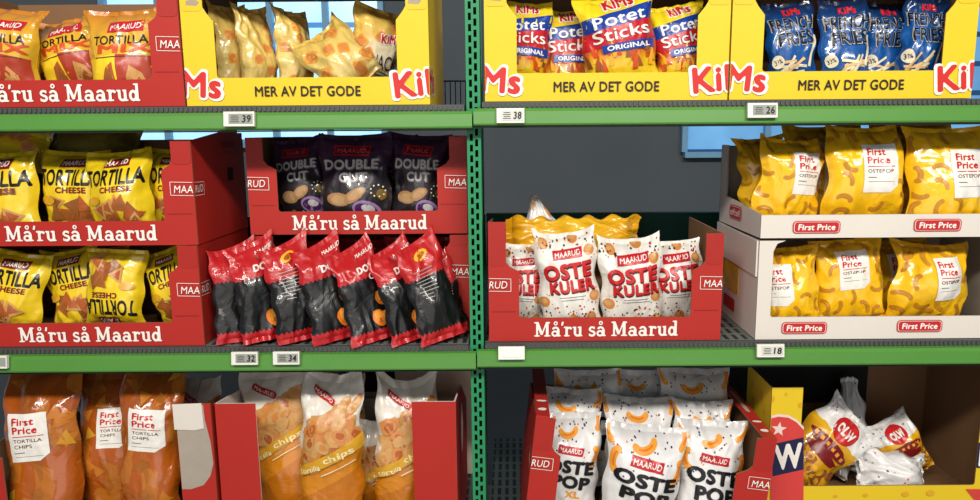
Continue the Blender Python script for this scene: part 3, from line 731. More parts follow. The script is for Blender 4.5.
def p_olw(w, h, seed):
    R_ = random.Random(seed); pics = []
    for k in range(22):
        x, y = R_.uniform(-.42, .42), R_.uniform(.05, .38)
        pics += chipshape(x*w, y*h, .09*w, seed+k, R_.choice(['gold', 'flame', 'brown']), R_.choice(['flame', 'rust', 'gold']))
    pics += dots(w, h, 16, seed, ['bluedot', 'scarlet', 'greyl'], .8, .96, .0013)
    parts = [('brand_badge', [ell(0, .78*h, .22*w, .15*h, I('red'), 0, 18), ell(0, .78*h, .2*w, .135*h, I('scarlet'), 0, 18), text('OLW', 0, .78*h, .3*w, .12*h, I('white'), .06)], 'round red badge with white lettering'),
             ('title_lettering', [ell(0, .54*h, .4*w, .07*h, I('dred'), .05, 18, .25, seed), ell(0, .43*h, .34*w, .055*h, I('dred'), .05, 18, .25, seed+1)], 'jagged dark red lettering shapes')]
    parts[1][1].extend([rrect((-.3+.12*k)*w, .545*h, .06*w, .045*h, .001, I('lorange'), .2*(k % 2)) for k in range(6)])
    return pics, parts

# ------------------------------------------------------------------ films
M_mix = film('mix_film', [(0, (214, 160, 40)), (.5, (224, 178, 48)), (.72, (222, 168, 36)), (1, (196, 116, 18))], interp='LINEAR', wav=.02)
M_cheese = film('cheese_film', [(0, (236, 200, 36)), (.6, (240, 206, 30)), (1, (222, 190, 24))], interp='LINEAR', noise=.2)
M_snack = film('snack_film', [(0, (226, 200, 128)), (.45, (230, 202, 116)), (1, (220, 184, 88))], interp='LINEAR', noise=.25)
M_snackw = film('snack_white_film', [(0, (236, 224, 180)), (.5, (240, 228, 190)), (.62, (232, 196, 100)), (1, (224, 180, 70))], interp='LINEAR', noise=.2, slant=.2)
M_sticks = film('sticks_film', [(0, (240, 206, 34)), (.3, (240, 196, 36)), (.4, (220, 116, 34)), (.48, (196, 56, 36)), (.62, (240, 210, 36))], interp='LINEAR', noise=.22, nscale=(14, 4))
M_fries = film('fries_film', [(0, (16, 78, 148)), (.7, (18, 84, 156)), (.86, (12, 50, 100)), (1, (10, 24, 50))], interp='LINEAR', noise=.08)
M_purple = film('purple_film', [(0, (34, 28, 34)), (.46, (38, 31, 36)), (.56, (38, 24, 40)), (.8, (58, 30, 60)), (1, (60, 30, 62))], interp='LINEAR', wav=.02, rough=.36)
M_dblack = film('red_black_film', [(0, (186, 26, 32)), (.12, (13, 12, 13)), (.66, (184, 28, 32))], zig=.05, zfreq=11, rough=.38, coat=.4)
M_dblack2 = film('red_black_slanted_film', [(0, (196, 28, 36)), (.13, (26, 24, 25)), (.6, (200, 30, 38))], slant=-.22, rough=.27)
M_white = film('white_film', [(0, (232, 227, 217)), (1, (236, 231, 222))], interp='LINEAR', rough=.34)
M_whitecool = film('white_cool_film', [(0, (226, 224, 222)), (.85, (234, 232, 230)), (1, (206, 204, 202))], interp='LINEAR', rough=.34)
M_fppop = film('yellow_film', [(0, (250, 190, 22)), (.5, (252, 198, 26)), (1, (240, 180, 20))], interp='LINEAR', noise=.2, rough=.22)
M_fptor = film('amber_film', [(0, (172, 86, 20)), (.5, (178, 88, 20)), (.85, (160, 78, 20)), (1, (132, 64, 18))], interp='LINEAR', noise=.3, rough=.22, patches=[((196, 122, 40), 5.0, .66, .6), ((140, 84, 28), 7.0, .8, .4)])
M_chips = film('orange_white_film', [(0, (196, 114, 14)), (.3, (214, 134, 22)), (.5, (206, 126, 18)), (.5001, (232, 224, 212))], interp='CONSTANT', slant=.19, rough=.26)
M_olw = film('olw_film', [(0, (222, 160, 24)), (.62, (232, 176, 34)), (.68, (234, 230, 226))], interp='CONSTANT', noise=.14, rough=.3)
M_olwback = film('white_dotted_film', [(0, (228, 226, 222)), (1, (236, 234, 232))], interp='LINEAR', rough=.34)
M_foil = film('gold_foil', [(0, (226, 160, 22)), (.5, (240, 188, 40)), (1, (222, 160, 26))], interp='LINEAR', noise=.4, rough=.2)
M_dark = film('dark_olive_film', [(0, (96, 84, 34)), (1, (120, 104, 30))], interp='LINEAR', noise=.3, rough=.3)

# ------------------------------------------------------------------ cardboard
K_red = plain('red_card', (176, 40, 31), .5, var=.025, scale=9, bump=.05)
K_yel = plain('yellow_card', (230, 196, 36), .5, var=.02, scale=9, bump=.05)
K_white = plain('white_card', (222, 214, 204), .6, var=.02, scale=9, bump=.06)
K_brown = plain('brown_card', (134, 98, 66), .75, var=.06, scale=14, bump=.1)
K_grey = plain('grey_card', (168, 156, 142), .8, var=.06, scale=25, bump=.15)
K_beige = plain('beige_card', (236, 220, 198), .8, var=.04, scale=8, bump=.1)
K_flap = plain('red_card_flap', (168, 37, 29), .5, var=.02, scale=9)
K_yflap = plain('yellow_card_flap', (230, 192, 34), .5, var=.02, scale=9)
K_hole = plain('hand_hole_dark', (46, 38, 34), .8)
K_holetan = plain('perforation_grey', (168, 152, 128), .8, var=.1, scale=60)
K_crease = plain('crease_red', (128, 22, 24), .6)
TH = .003

def tray(label, XL, XR, Yf, depth, z0, zs, zL, zR, cuL, clL, cuR, clR, zt, zback, outer, inner, group=None, flap=None, sideprof=None, rz=0.0, bar=None, name='display_box', notch=.006, rnd=False):
    """open-fronted cardboard display box; all sizes in its own frame. Returns (root, front panel, left side, right side)"""
    W = XR-XL
    root = empty(name, (XL, Yf, z0+.0006), rz); tag(root, label, 'display box', group)
    hs, hL, hR, ht, hb = zs-z0, zL-z0, zR-z0, zt-z0, zback-z0
    pts = [(0, 0), (W, 0), (W, hR)]
    if bar: pts = [(0, 0), (W, 0), (W, hR), (0, hL)]
    else:
        if cuR: pts += [(W-cuR, hR), (W-cuR, ht+.01), (W-cuR-.3*(clR-cuR), ht+.002), (W-clR, ht-notch)]
        elif clR: pts += [(W-clR-.02, hR), (W-clR-.006, hR-.005), (W-clR, hR-.018)] if rnd else [(W-clR, hR)]
        r = .004
        pts += [(W-clR, hs+r), (W-clR-r*.3, hs+r*.3), (W-clR-r, hs), (clL+r, hs), (clL+r*.3, hs+r*.3), (clL, hs+r)]
        if cuL: pts += [(clL, ht-notch), (cuL+.3*(clL-cuL), ht+.002), (cuL, ht+.01), (cuL, hL)]
        elif clL: pts += [(clL, hL-.018), (clL+.006, hL-.005), (clL+.02, hL)] if rnd else [(clL, hL)]
        pts += [(0, hL)]
    mb = MB(); mb.prism(pts, (0, 0, 0), (1, 0, 0), (0, 0, 1), (0, -1, 0), TH, outer, inner)
    front = mb.build('front_panel', root)
    sp = sideprof or [(0, 0), (1, 0), (1, None), (0, None)]
    sides = []
    for sx, hh in ((0, hL), (1, hR)):
        if isinstance(sp, dict): spx = sp[sx]
        else: spx = sp
        prof = [(a*(depth-2*TH), (b if b is not None else (hh if a < .5 else hb))) for a, b in spx]
        m = MB(); m.prism(prof, (W*sx, TH, 0), (0, 1, 0), (0, 0, 1), (1 if sx else -1, 0, 0), TH, outer, inner)
        sides.append(m.build('side_panel', root))
    m = MB(); m.prism([(0, 0), (W, 0), (W, hb), (0, hb)], (0, depth, 0), (1, 0, 0), (0, 0, 1), (0, 1, 0), TH, outer, inner); m.build('back_panel', root)
    m = MB(); m.box((TH, TH, 0.0005), (W-TH, depth-TH, TH), inner); m.build('bottom_panel', root)
    if flap:
        for sx, cu, hh in ((0, cuL, hL), (1, cuR, hR)):
            if not cu: continue
            x0, x1 = (.001, cu*.97) if sx == 0 else (W-cu*.97, W-.001)
            y0, y1 = ht+.004, hh-.001; r = .006
            p = [(x0+r, y0), (x1-r, y0), (x1-.3*r, y0+.3*r), (x1, y0+r), (x1, y1), (x0, y1), (x0, y0+r), (x0+.3*r, y0+.3*r)]
            m = MB(); m.prism(p, (0, -.0008, 0), (1, 0, 0), (0, 0, 1), (0, -1, 0), .0008, flap, flap); m.build('tuck_flap', front)
    return root, front, sides[0], sides[1], W
FR = ((0, -.0009, 0), (1, 0, 0), (0, 0, 1), (0, -1, 0))
def fprint(shapes, name, front, label=None):
    o = flat_print(shapes, *FR, name, front)
    if o and label: o['label'] = label
    return o
P_white = plain('print_white', (240, 234, 226), .5, var=.02); P_red = plain('print_red', (206, 44, 40), .5, var=.02); P_black = plain('print_black', (34, 28, 22), .5, var=.02)
P_rwhite = plain('print_pale_pink', (236, 214, 204), .5, var=.02); P_navy = plain('print_navy', (30, 32, 70), .5, var=.02); P_coral = plain('print_coral', (214, 66, 62), .5, var=.02)
P_hole = plain('print_cheese_hole', (222, 168, 40), .5, var=.03); P_shade = plain('print_dark_red', (120, 26, 30), .5, var=.02)
def outline_rect(cx, cy, w, h, t, m, sk=.0):
    o = [(-w/2, -h/2+sk), (w/2, -h/2), (w/2, h/2-sk), (-w/2, h/2)]
    out = []
    for i in range(4):
        a, b = o[i], o[(i+1) % 4]; out.append(ribbon([(cx+a[0], cy+a[1]), (cx+b[0], cy+b[1])], t, m))
    return out
def wrap_logo(cx, cy, shapes, W, front, right, left, name='brand_logo'):
    """a logo printed across a box corner"""
    fprint([clip(s, .0008, W-.0008) for s in shapes], name, front)
    if cx > W/2: flat_print([clip((([(p[0]-W, p[1]) for p in v]), f, m), x0=.0008) for v, f, m in shapes], (W+.0002, 0, 0), (0, 1, 0), (0, 0, 1), (1, 0, 0), name, right)
    else: flat_print([clip((([(-p[0], p[1]) for p in v]), f, m), x0=.0008) for v, f, m in shapes], (-.0002, 0, 0), (0, 1, 0), (0, 0, 1), (-1, 0, 0), name, left)
def red_box(label, XL, W, Yf, z0, strip_h, hL, hR, group=None, slogan=True, depth=.235, notch_h=.125, logo_z=.098, clL=.052, clR=.052, cu=.034, logo=True, zback=None, sideprof=None, sw=.62, sdx=0.0):
    XR = XL+W
    root, front, ls, rs, W = tray(label, XL, XR, Yf, depth, z0, z0+strip_h, z0+hL, z0+hR, cu, clL, cu, clR, z0+notch_h, z0+(zback or max(hL, hR)), K_red, K_brown, group, K_flap, sideprof)
    if slogan:
        v, f = fit(serif("Må'ru så Maarud"), W*.5+.002+sdx, strip_h*.5+.001, W*sw, strip_h*.68)
        fprint([(v, f, P_white)], 'slogan_lettering', front, 'white slab serif lettering')
    if logo:
        for cx in (W, 0):
            sh = outline_rect(cx, logo_z, .076, .024, .0011, P_rwhite, .002)+[text('MAARUD', cx, logo_z, .064, .013, P_white, .0, 0, .15)]
            wrap_logo(cx, logo_z, sh, W, front, rs, ls)
    # perforation line at the foot of each column
    fprint([rrect(clL/2, strip_h+.012, clL*.8, .0006, .0002, P_shade, seg=1)], 'perforation', front); fprint([rrect(W-clR/2, strip_h+.012, clR*.8, .0006, .0002, P_shade, seg=1)], 'perforation', front)
    return root, front, ls, rs, W
def yellow_box(label, pxL, pxR, z0, group=None, Yf=0.0, rear=.205):
    XL, XR = X(pxL, 95, Yf), X(pxR, 95, Yf)
    root, front, ls, rs, W = tray(label, XL, XR, Yf, .25, z0, z0+.0445, z0+.205, z0+.205, .036, .052, .036, .052, z0+.145, z0+rear, K_yel, K_brown, group, K_yflap, notch=.012, sideprof=[(0, 0), (1, 0), (1, .205), (0, .205)])
    m = MB(); m.box((0, 0.0032, .2055), (W, .25, .2085), K_brown); m.build('top_panel', root)
    fprint([text('MER AV DET GODE', W*.5, .0225, .172, .0165, P_black, .022, res=20)], 'slogan_lettering', front, 'black hand-drawn capitals')
    for cx, r in ((W, .1), (0, -.08)):
        sh = [text('KiMs', cx, .036, .128, .05, P_white, .085, r, 0), text('KiMs', cx, .036, .117, .042, P_red, .03, r, 0)]
        wrap_logo(cx, .036, sh, W, front, rs, ls)
    for x in (.021, W-.021):
        m = MB(); m.prism([(x-.011, .158), (x+.006, .157), (x+.011, .162), (x+.004, .168), (x-.01, .165)], (0, -.0009, 0), (1, 0, 0), (0, 0, 1), (0, -1, 0), .0004, K_holetan); m.build('perforated_hole', front)
    return root, front, ls, rs, W

# ------------------------------------------------------------------ the setting
ZMR = 1.1435                                # the right bay hangs a little higher
ZU, ZM, ZBT = 1.549, 1.140, .735             # upper, middle and bottom deck heights
G_rail = plain('green_rail', (80, 138, 56), .38, var=.03, scale=12, spec=.5)
G_post = plain('green_post', (38, 138, 88), .45, var=.05, scale=20)
G_back = plain('green_back', (16, 88, 68), .5, var=.05, scale=8)
S_deck = plain('deck_grey', (112, 116, 112), .5, .3, var=.06, scale=40)
S_lip = plain('lip_grey', (84, 86, 84), .5, .3, var=.06, scale=40)
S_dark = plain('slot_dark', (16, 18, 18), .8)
W_wall = plain('far_wall_grey', (88, 95, 100), .9, var=.06, scale=3)
W_floor = plain('floor_tiles', (150, 146, 138), .5, var=.05, scale=2)
def deck_mat():
    q = NT('perforated_deck'); tc = q.n('ShaderNodeTexCoord'); sp = q.n('ShaderNodeSeparateXYZ'); q.l(tc.outputs['Object'], sp.inputs[0])
    a = q.math('PINGPONG', q.math('MULTIPLY', sp.outputs[0], 62.0), .5); b = q.math('PINGPONG', q.math('MULTIPLY', sp.outputs[1], 26.0), .5)
    k = q.math('MULTIPLY', q.math('GREATER_THAN', a, .27), q.math('GREATER_THAN', b, .12))
    mx = q.n('ShaderNodeMix', data_type='RGBA'); q.l(k, mx.inputs['Factor']); mx.inputs['A'].default_value = lin((112, 118, 114)); mx.inputs['B'].default_value = lin((34, 48, 42))
    q.l(mx.outputs['Result'], q.b.inputs['Base Color']); q.b.inputs['Roughness'].default_value = .45; q.b.inputs['Metallic'].default_value = .2
    return q.m
M_deck = deck_mat()
def pane_mat(name, c1, c2, strength, freq):
    q = NT(name); tc = q.n('ShaderNodeTexCoord'); sp = q.n('ShaderNodeSeparateXYZ'); q.l(tc.outputs['Object'], sp.inputs[0])
    nz = q.n('ShaderNodeTexNoise', _Scale=5.0, _Detail=2.0); q.l(tc.outputs['Object'], nz.inputs['Vector'])
    k = q.math('GREATER_THAN', q.math('PINGPONG', q.math('MULTIPLY', sp.outputs[2], freq), .5), .09)
    k = q.math('MULTIPLY', k, q.math('MULTIPLY_ADD', nz.outputs['Fac'], .9, .35))
    mx = q.n('ShaderNodeMix', data_type='RGBA'); q.l(k, mx.inputs['Factor']); mx.inputs['A'].default_value = lin(c1); mx.inputs['B'].default_value = lin(c2)
    q.l(mx.outputs['Result'], q.b.inputs['Emission Color']); q.b.inputs['Emission Strength'].default_value = strength
    q.l(mx.outputs['Result'], q.b.inputs['Base Color']); q.b.inputs['Roughness'].default_value = .2
    return q.m
M_pane = pane_mat('daylit_blinds', (60, 110, 160), (168, 216, 246), 1.25, 9.0)
M_pane2 = pane_mat('dusky_blinds', (30, 64, 100), (104, 160, 206), .8, 9.0)
M_frame = plain('window_frame_blue', (120, 170, 205), .5)
YW = 1.7
def struct(o): o['kind'] = 'structure'; return o
m = MB(); m.box((-3, YW, 0), (3, YW+.1, 3.2), W_wall); struct(m.build('wall_back'))
m = MB(); m.box((-3, -2.6, -.05), (3, YW+.1, 0), W_floor); struct(m.build('floor'))
def window(n, px0, px1, pytop, pybot, mat, mull):
    x0, x1 = X(px0, 130, YW), X(px1, 130, YW); z1, z0 = Z(pytop, YW), Z(pybot, YW)
    r = struct(empty('window_%d' % n, ((x0+x1)/2, YW, z0)))
    w = (x1-x0)/2; h = z1-z0
    m = MB(); m.box((-w, -.012, 0), (w, -.004, h), mat); m.build('pane', r)
    m = MB(); t = .022
    m.box((-w, -.05, -t), (w, -.004, 0), M_frame); m.box((-w, -.05, h), (w, -.004, h+t), M_frame)
    for k in range(mull+1):
        x = -w+2*w*k/mull; m.box((x-t/2, -.04, 0), (x+t/2, -.013, h), M_frame)
    m.build('frame', r)
window(1, 118, 386, -40, 140, M_pane, 5)
window(2, 683, 1010, -40, 153, M_pane2, 4)

def shelf(label, x0, x1, z, group, backh=0.0, depth=.52, z2=None):
    r = empty('store_shelf', ((x0+x1)/2, 0, z)); tag(r, label, 'shelf', group)
    w = (x1-x0)/2
    dl = -w+(.0135 if x0 > -.5 else 0); dr = w-(.0135 if x1 < .5 else 0)      # the deck stops beside the post
    m = MB(); m.box((dl, .002, -.012), (dr, depth, 0), M_deck); m.build('deck', r)
    m = MB(); m.box((dl, -.008, -.011), (dr, .0015, -.0005), S_lip)
    n = int(2*w/.008)
    for k in range(n): x = dl+(dr-dl)*k/n; m.box((x, -.0105, -.0085), (x+.004, -.008, -.002), S_lip)
    m.build('front_lip', r)
    m = MB()
    prof = [(-.008, -.0105), (-.0175, -.0115), (-.0225, -.016), (-.0255, -.0352), (-.0245, -.0377), (-.021, -.0392), (-.008, -.0392)]
    vs = []; k = len(prof)
    for x in (-w, w): vs += [(x, a, b) for a, b in prof]
    m.add(vs, [(i, (i+1) % k, k+(i+1) % k, k+i) for i in range(k)]+[tuple(range(k)), tuple(range(k, 2*k))], G_rail)
    m.build('price_rail', r)
    m = MB(); m.box((-w, -.021, -.0418), (w, -.004, -.0395), S_dark); m.build('rail_edge', r)
    if backh:
        m = MB(); m.box((-w, -.02, 0), (w, 0, backh), G_back); bo = m.build('shelf_back_panel'); bo.location = ((x0+x1)/2, depth, z+.0005)
        tag(bo, 'dark green steel back panel standing behind '+('the white and red boxes' if x1 > .5 else 'the stacked red boxes'), 'back panel', 'dark green back panels')
    return r
XM = X(475.5, 250)
for z, nm in ((ZU, 'upper'), (ZM, 'middle'), (ZBT, 'bottom')):
    for lx, rx_, side in ((-1.25, XM-.0012, 'left'), (XM+.0012, 1.08, 'right')):
        lab = {('upper', 'left'): 'green-railed steel shelf carrying one red and one yellow display box', ('upper', 'right'): 'green-railed steel shelf carrying two yellow display boxes',
               ('middle', 'left'): 'green-railed steel shelf with black and red bags hanging over its edge', ('middle', 'right'): 'green-railed steel shelf under the white boxes and the red cheese ball box',
               ('bottom', 'left'): 'low steel shelf under the tall tortilla chip bags', ('bottom', 'right'): 'low steel shelf under the corn puff box'}[(nm, side)]
        zz = z-(.004 if (nm, side) == ('upper', 'left') else 0)+(ZMR-ZM if (nm, side) == ('middle', 'right') else 0)
        shelf(lab, lx, rx_, zz, 'steel shelves of the rack', .165 if nm == 'middle' else 0)
# slotted post between the two bays
r = empty('shelf_upright', (XM, .004, 0)); tag(r, 'tall green slotted steel post between the two shelf bays', 'shelf post')
m = MB(); w = .0115; zt = 2.15
for a, b in ((-w, -.0068), (-.0018, .0018), (.0068, w)): m.box((a, 0, 0), (b, .0025, zt), G_post)
for c0 in (-.0043, .0043):
    z = .01 if c0 < 0 else .0185
    while z < zt-.02:
        m.box((c0-.00255, 0, z), (c0+.00255, .0025, z+.006), G_post); z += .0175
m.build('slotted_face', r)
m = MB(); m.box((-w, .0026, 0), (-w+.002, .04, zt), G_post); m.box((w-.002, .0026, 0), (w, .04, zt), G_post); m.build('flange', r)
m = MB(); m.box((-w+.0025, .03, 0), (w-.0025, .038, zt), S_dark); m.build('channel_shade', r)  # near-black plate stands in for the shade inside the hollow post
# the same post at the rear of the rack
r2 = empty('shelf_upright', (XM-.02, .53, 0)); tag(r2, 'dark green rear post of the rack behind the shelves', 'shelf post')
m = MB(); m.box((-.015, 0, 0), (.015, .03, zt), G_back); m.build('rear_post', r2)

# small wire divider behind the upper yellow box
r = empty('wire_divider', (X(452, 104, .4), .40, ZU-.001)); tag(r, 'dark wire grid standing on the upper shelf beside the post', 'wire grid')
m = MB(); W_ = plain('wire_dark', (52, 56, 58), .4, .6)
x0, x1 = -.07, .03; h = .062
for k in range(10): x = x0+(x1-x0)*k/9; m.rod((x, 0, 0), (x, 0, h), .0014, W_, 6)
for z in (.004, h): m.rod((x0, 0, z), (x1, 0, z), .0018, W_, 6)
m.build('wire_grid', r)

# ------------------------------------------------------------------ price labels
T_body = plain('tag_plastic', (226, 224, 214), .45, var=.02); T_scr = plain('tag_screen', (150, 154, 146), .3, var=.03); T_scrl = plain('tag_screen_pale', (206, 206, 196), .3, var=.02); T_ink = plain('tag_ink', (26, 28, 28), .5)
T_blank = plain('tag_blank', (238, 236, 228), .4, var=.01)
def pricetag(label, px, py, z, price, wpx=29, hpx=14, pale=False, blank=False, tilt=0):
    x = X(px, py, -.026); zc = Z(py, -.026); w = wpx/720*1.18; h = hpx/720*1.2
    r = empty('price_label', (x, -.0272, zc-h/2)); tag(r, label, 'price label', 'electronic price labels on the rails')
    r.rotation_euler = (math.radians(-8), 0, 0)
    m = MB(); m.box((-w/2, -.006, 0), (w/2, 0, h), T_blank if blank else T_body); m.build('holder', r)
    m = MB(); m.box((-w*.33, -.0068, h*.17), (w*.45, -.006, h*.85), T_blank if blank else (T_scrl if pale else T_scr)); sc = m.build('screen', r)
    sh = []
    if price:
        sh = [text(price, w*.25, h*.5, w*.3, h*.52, T_ink, .035, 0, .1)]
        sh += [rrect(-w*.13, h*(.3+.13*k), w*(.28-.05*(k % 2)), h*.045, .0001, T_ink, seg=1) for k in range(4)]
    if sh: flat_print(sh, (0, -.0068, 0), (1, 0, 0), (0, 0, 1), (0, -1, 0), 'printed_price', sc, .0002, .00005)
pricetag('price label reading 39 below the yellow snack box', 240, 117.5, ZU, '39', 30, 14)
pricetag('price label reading 38 on the rail beside the green post', 510.5, 116, ZU, '38', 27, 14, True)
pricetag('price label reading 26 below the blue fries box', 761.5, 112.5, ZU, '26', 29, 14)
pricetag('price label reading 32 under the black and red bags', 245.5, 356, ZM, '32', 27, 13)
pricetag('price label reading 34 under the black and red bags', 287, 356, ZM, '34', 27, 13)
pricetag('blank white price label below the cheese ball box', 511.5, 352.5, ZM, '', 27, 13, blank=True)
pricetag('pale price label reading 18 below the lower white box', 769.5, 352, ZM, '18', 28, 13, True)
pricetag('price label cut by the picture edge under the cheese tortilla boxes', -3, 358, ZM, '', 24, 13)

# ------------------------------------------------------------------ display boxes
ZUL = ZU-.004
GR = 'red display boxes with the white slogan'
def xr(px, py, Yf): return X(px, py, Yf)
TABPROF = [(0, 0), (1, 0), (1, .186), (.9, .186), (.9, .2), (.62, .205), (.6, .189), (0, None)]
red_box('red display box of mixed tortilla bags on the upper shelf', xr(185, 100, 0)-.41, .41, 0, ZUL, .043, .2, .2, GR, sw=.64, notch_h=.137, clR=.05)
# middle shelf, left: cheese tortillas, two boxes high
b7 = red_box('red display box of cheese tortillas standing on the middle shelf beside black bags', xr(203.5, 330, 0)-.44, .44, 0, ZM, .041, .174, .174, GR, sw=.558, sdx=.0235, notch_h=.132, logo_z=.098)
b6 = red_box('red display box of cheese tortillas stacked on another red box', xr(197, 230, 0)-.44, .44, 0, ZM+.1755, .041, .174, .174, GR, sw=.58, sdx=.0235, notch_h=.131, logo_z=.094, sideprof=TABPROF)
m = MB(); W_ = .44; m.prism([(.145, .098), (.17, .098), (.17, .122), (.145, .122)], (W_+.0006, .003, 0), (0, 1, 0), (0, 0, 1), (1, 0, 0), .0005, K_hole); m.build('hand_hole_shade', b6[3])  # flat dark plate painted as the shade in the hole, card uncut
sh = outline_rect(.155, .165, .06, .03, .001, P_shade)+[text('MAARUD', .155, .165, .05, .014, P_shade, .01)]
flat_print(sh, (W_+.0002, .003, 0), (0, 1, 0), (0, 0, 1), (1, 0, 0), 'brand_logo', b6[3])
# middle shelf, left: the boxes set back behind the black bags
Y9 = .078
x8 = X(250, 220, Y9)
b9 = red_box('red display box standing behind the row of black and red bags', x8+.004, .386, Y9, ZM, .041, .178, .178, GR, notch_h=.155, logo_z=.112, slogan=False)
b8 = red_box('red display box of dark purple bags stacked above the black bags', x8, .388, Y9, ZM+.181, .041, .172, .172, GR, notch_h=.122, logo_z=.092, cu=.03)
# middle shelf, right
b10 = red_box('red display box of cheese ball bags on the middle shelf beside the green post', X(489, 320, 0), .398, 0, ZMR, .041, .207, .185, GR, notch_h=.128, logo_z=.1, zback=.12, cu=.03, sideprof=[(0, 0), (1, 0), (1, .186), (0, None)])
# upper shelf, right and left yellow boxes
GY = 'yellow display boxes on the upper shelf'
yellow_box('yellow display box of pale snack bags with slumped bags inside', 186.5, 430, ZUL, GY, rear=.05)
yellow_box('yellow display box of potato stick bags beside the green post', 485, 727.4, ZU, GY)
yellow_box('yellow display box of blue fries bags', 729.2, 971, ZU, GY)

# white boxes
M_logo = plain('print_logo_red', (192, 40, 42), .5, var=.02)
def fp_logo(cx, cz, w, h):
    return [rrect(cx, cz, w, h, h*.28, M_logo), rrect(cx, cz, w*.955, h*.86, h*.22, P_rwhite), rrect(cx, cz, w*.925, h*.79, h*.2, M_logo), text('First Price', cx, cz, w*.78, h*.5, P_white, .03, 0, .08)]
GW = 'white display boxes of corn puffs'
xw = X(755.5, 330, 0); Ww = .452
t12 = tray('white display box of yellow puff bags standing on the shelf, windowed front', xw, xw+Ww, 0, .245, ZMR, ZMR+.0395, ZMR+.172, ZMR+.172, .0, .024, .0, .036, ZMR+.15, ZMR+.172, K_white, K_grey, GW,
           sideprof=[(0, 0), (1, 0), (1, .172), (.0, .172), (0, .05), (.25, .05), (.25, .115), (.75, .115), (.75, .05), (0, .0501)][:4], rnd=True)
for q in (fp_logo(.083, .0205, .078, .021), fp_logo(.083+.198, .0225, .078, .021)): fprint(q, 'brand_logo', t12[1], 'red rounded badge with white lettering')
m = MB(); m.prism([(.1, .055), (.2, .055), (.2, .108), (.1, .108)], (-.0006, .003, 0), (0, 1, 0), (0, 0, 1), (-1, 0, 0), .0005, M_fppop); m.build('side_opening', t12[2], uv=np.full((16, 2), .4))
m = MB(); m.prism([(0, .11), (.238, .113), (.238, .175), (0, .171)], (-.0035, .004, 0), (0, 1, 0), (0, 0, 1), (-1, 0, 0), .003, K_white); m.build('side_flap', t12[2])
flat_print([rrect(.15, .03, .07, .024, .005, M_logo)], (-.0002, .003, 0), (0, 1, 0), (0, 0, 1), (-1, 0, 0), 'brand_logo', t12[2])
z11 = ZMR+.1765; xw2 = X(761, 225, 0)
t11 = tray('white display box of yellow puff bags stacked on top, low front and raised rear', xw2, xw2+Ww, 0, .245, z11, z11+.039, z11+.039, z11+.039, 0, 0, 0, 0, z11+.039, z11+.15, K_white, K_grey, GW, bar=True,
           sideprof=[(0, 0), (1, 0), (1, .152), (.84, .152), (.84, .054), (0, .04)])
for q in (fp_logo(.093, .0185, .08, .021), fp_logo(.093+.203, .0205, .08, .021)): fprint(q, 'brand_logo', t11[1], 'red rounded badge with white lettering')
flat_print(fp_logo(.135, .0285, .072, .026), (-.0002, .003, 0), (0, 1, 0), (0, 0, 1), (-1, 0, 0), 'brand_logo', t11[2])

# bottom shelf
# torn red box around the amber tortilla bags
xa1 = X(212, 430, 0); xa0 = X(-32, 470, 0); WA = xa1-xa0
zA = Z(402, 0)
tA = tray('red display box with a torn grey front corner around amber tortilla bags', xa0, xa1, 0, .27, ZBT, ZBT+.045, Z(455, 0), zA, .0, .062, .0, .062, ZBT+.1, ZBT+.18, K_red, K_brown, None, sideprof=[(0, 0), (1, 0), (1, .19), (0, None)])
m = MB(); hA = zA-ZBT; xx = WA-.062
def tz(py): return Z(py, 0)-ZBT
torn = [(xx+.001, tz(403)), (WA-.012, tz(403)), (WA-.011, tz(418)), (WA-.004, tz(440)), (WA-.002, tz(462)), (WA-.009, tz(474)), (WA-.022, tz(483)), (WA-.045, tz(487)), (xx+.001, tz(487))]
m.prism(torn, (0, -.0008, 0), (1, 0, 0), (0, 0, 1), (0, -1, 0), .0008, K_grey); m.build('torn_patch', tA[1])['label'] = 'bare grey patch where the red print is torn off'
m = MB(); m.prism([(xx-.003, tz(402)), (WA-.014, tz(401)), (WA-.013, tz(426)), (WA-.03, tz(428)), (xx-.003, tz(427))], (0, -.0024, 0), (1, 0, 0), (0, 0, 1), (0, -1, 0), .0014, K_white); m.build('folded_flap', tA[1])['label'] = 'white folded-over flap'
# red box of orange chips bags, with a tall rear wall
xb0 = X(216.5, 430, 0); xb1 = X(456, 430, 0); WB = xb1-xb0
zB = Z(402, 0)
tB = tray('red display box of orange and white chips bags with tall plain corners', xb0, xb1, 0, .28, ZBT, ZBT+.05, zB, zB+.001, .0, .071, .0, .077, ZBT+.1, ZBT+.2, K_red, K_white, None,
          sideprof=[(0, 0), (1, 0), (1, .2), (.5, .28), (0, None)])
flat_print([ell(.12, .2, .03, .05, P_white, 0, 14)], (WB+.0002, .003, 0), (0, 1, 0), (0, 0, 1), (1, 0, 0), 'printed_patch', tB[3])
# separate tall sheet of cardboard at the rear
m = MB(); xs0, xs1 = X(262, 400, .33), X(474, 400, .33); zs1 = ZM-.045
xh0, xh1, zh = X(341, 380, .33), X(395, 380, .33), Z(391.5, .33)
for a, b, c, d in ((xs0, xh0, ZBT+.001, zs1), (xh1, xs1, ZBT+.001, zs1), (xh0, xh1, ZBT+.001, zh)):
    m.box((a, .33, c), (b, .334, d), K_beige)
o = m.build('cardboard_sheet'); tag(o, 'tall beige cardboard sheet with a dark cut-out behind the chips bags', 'cardboard sheet')
m = MB(); m.box((xh0-.004, .336, zh-.004), (xh1+.004, .338, zs1), S_dark); m.build('hole_shade', o)  # black plate added for the dark void behind the cut-out
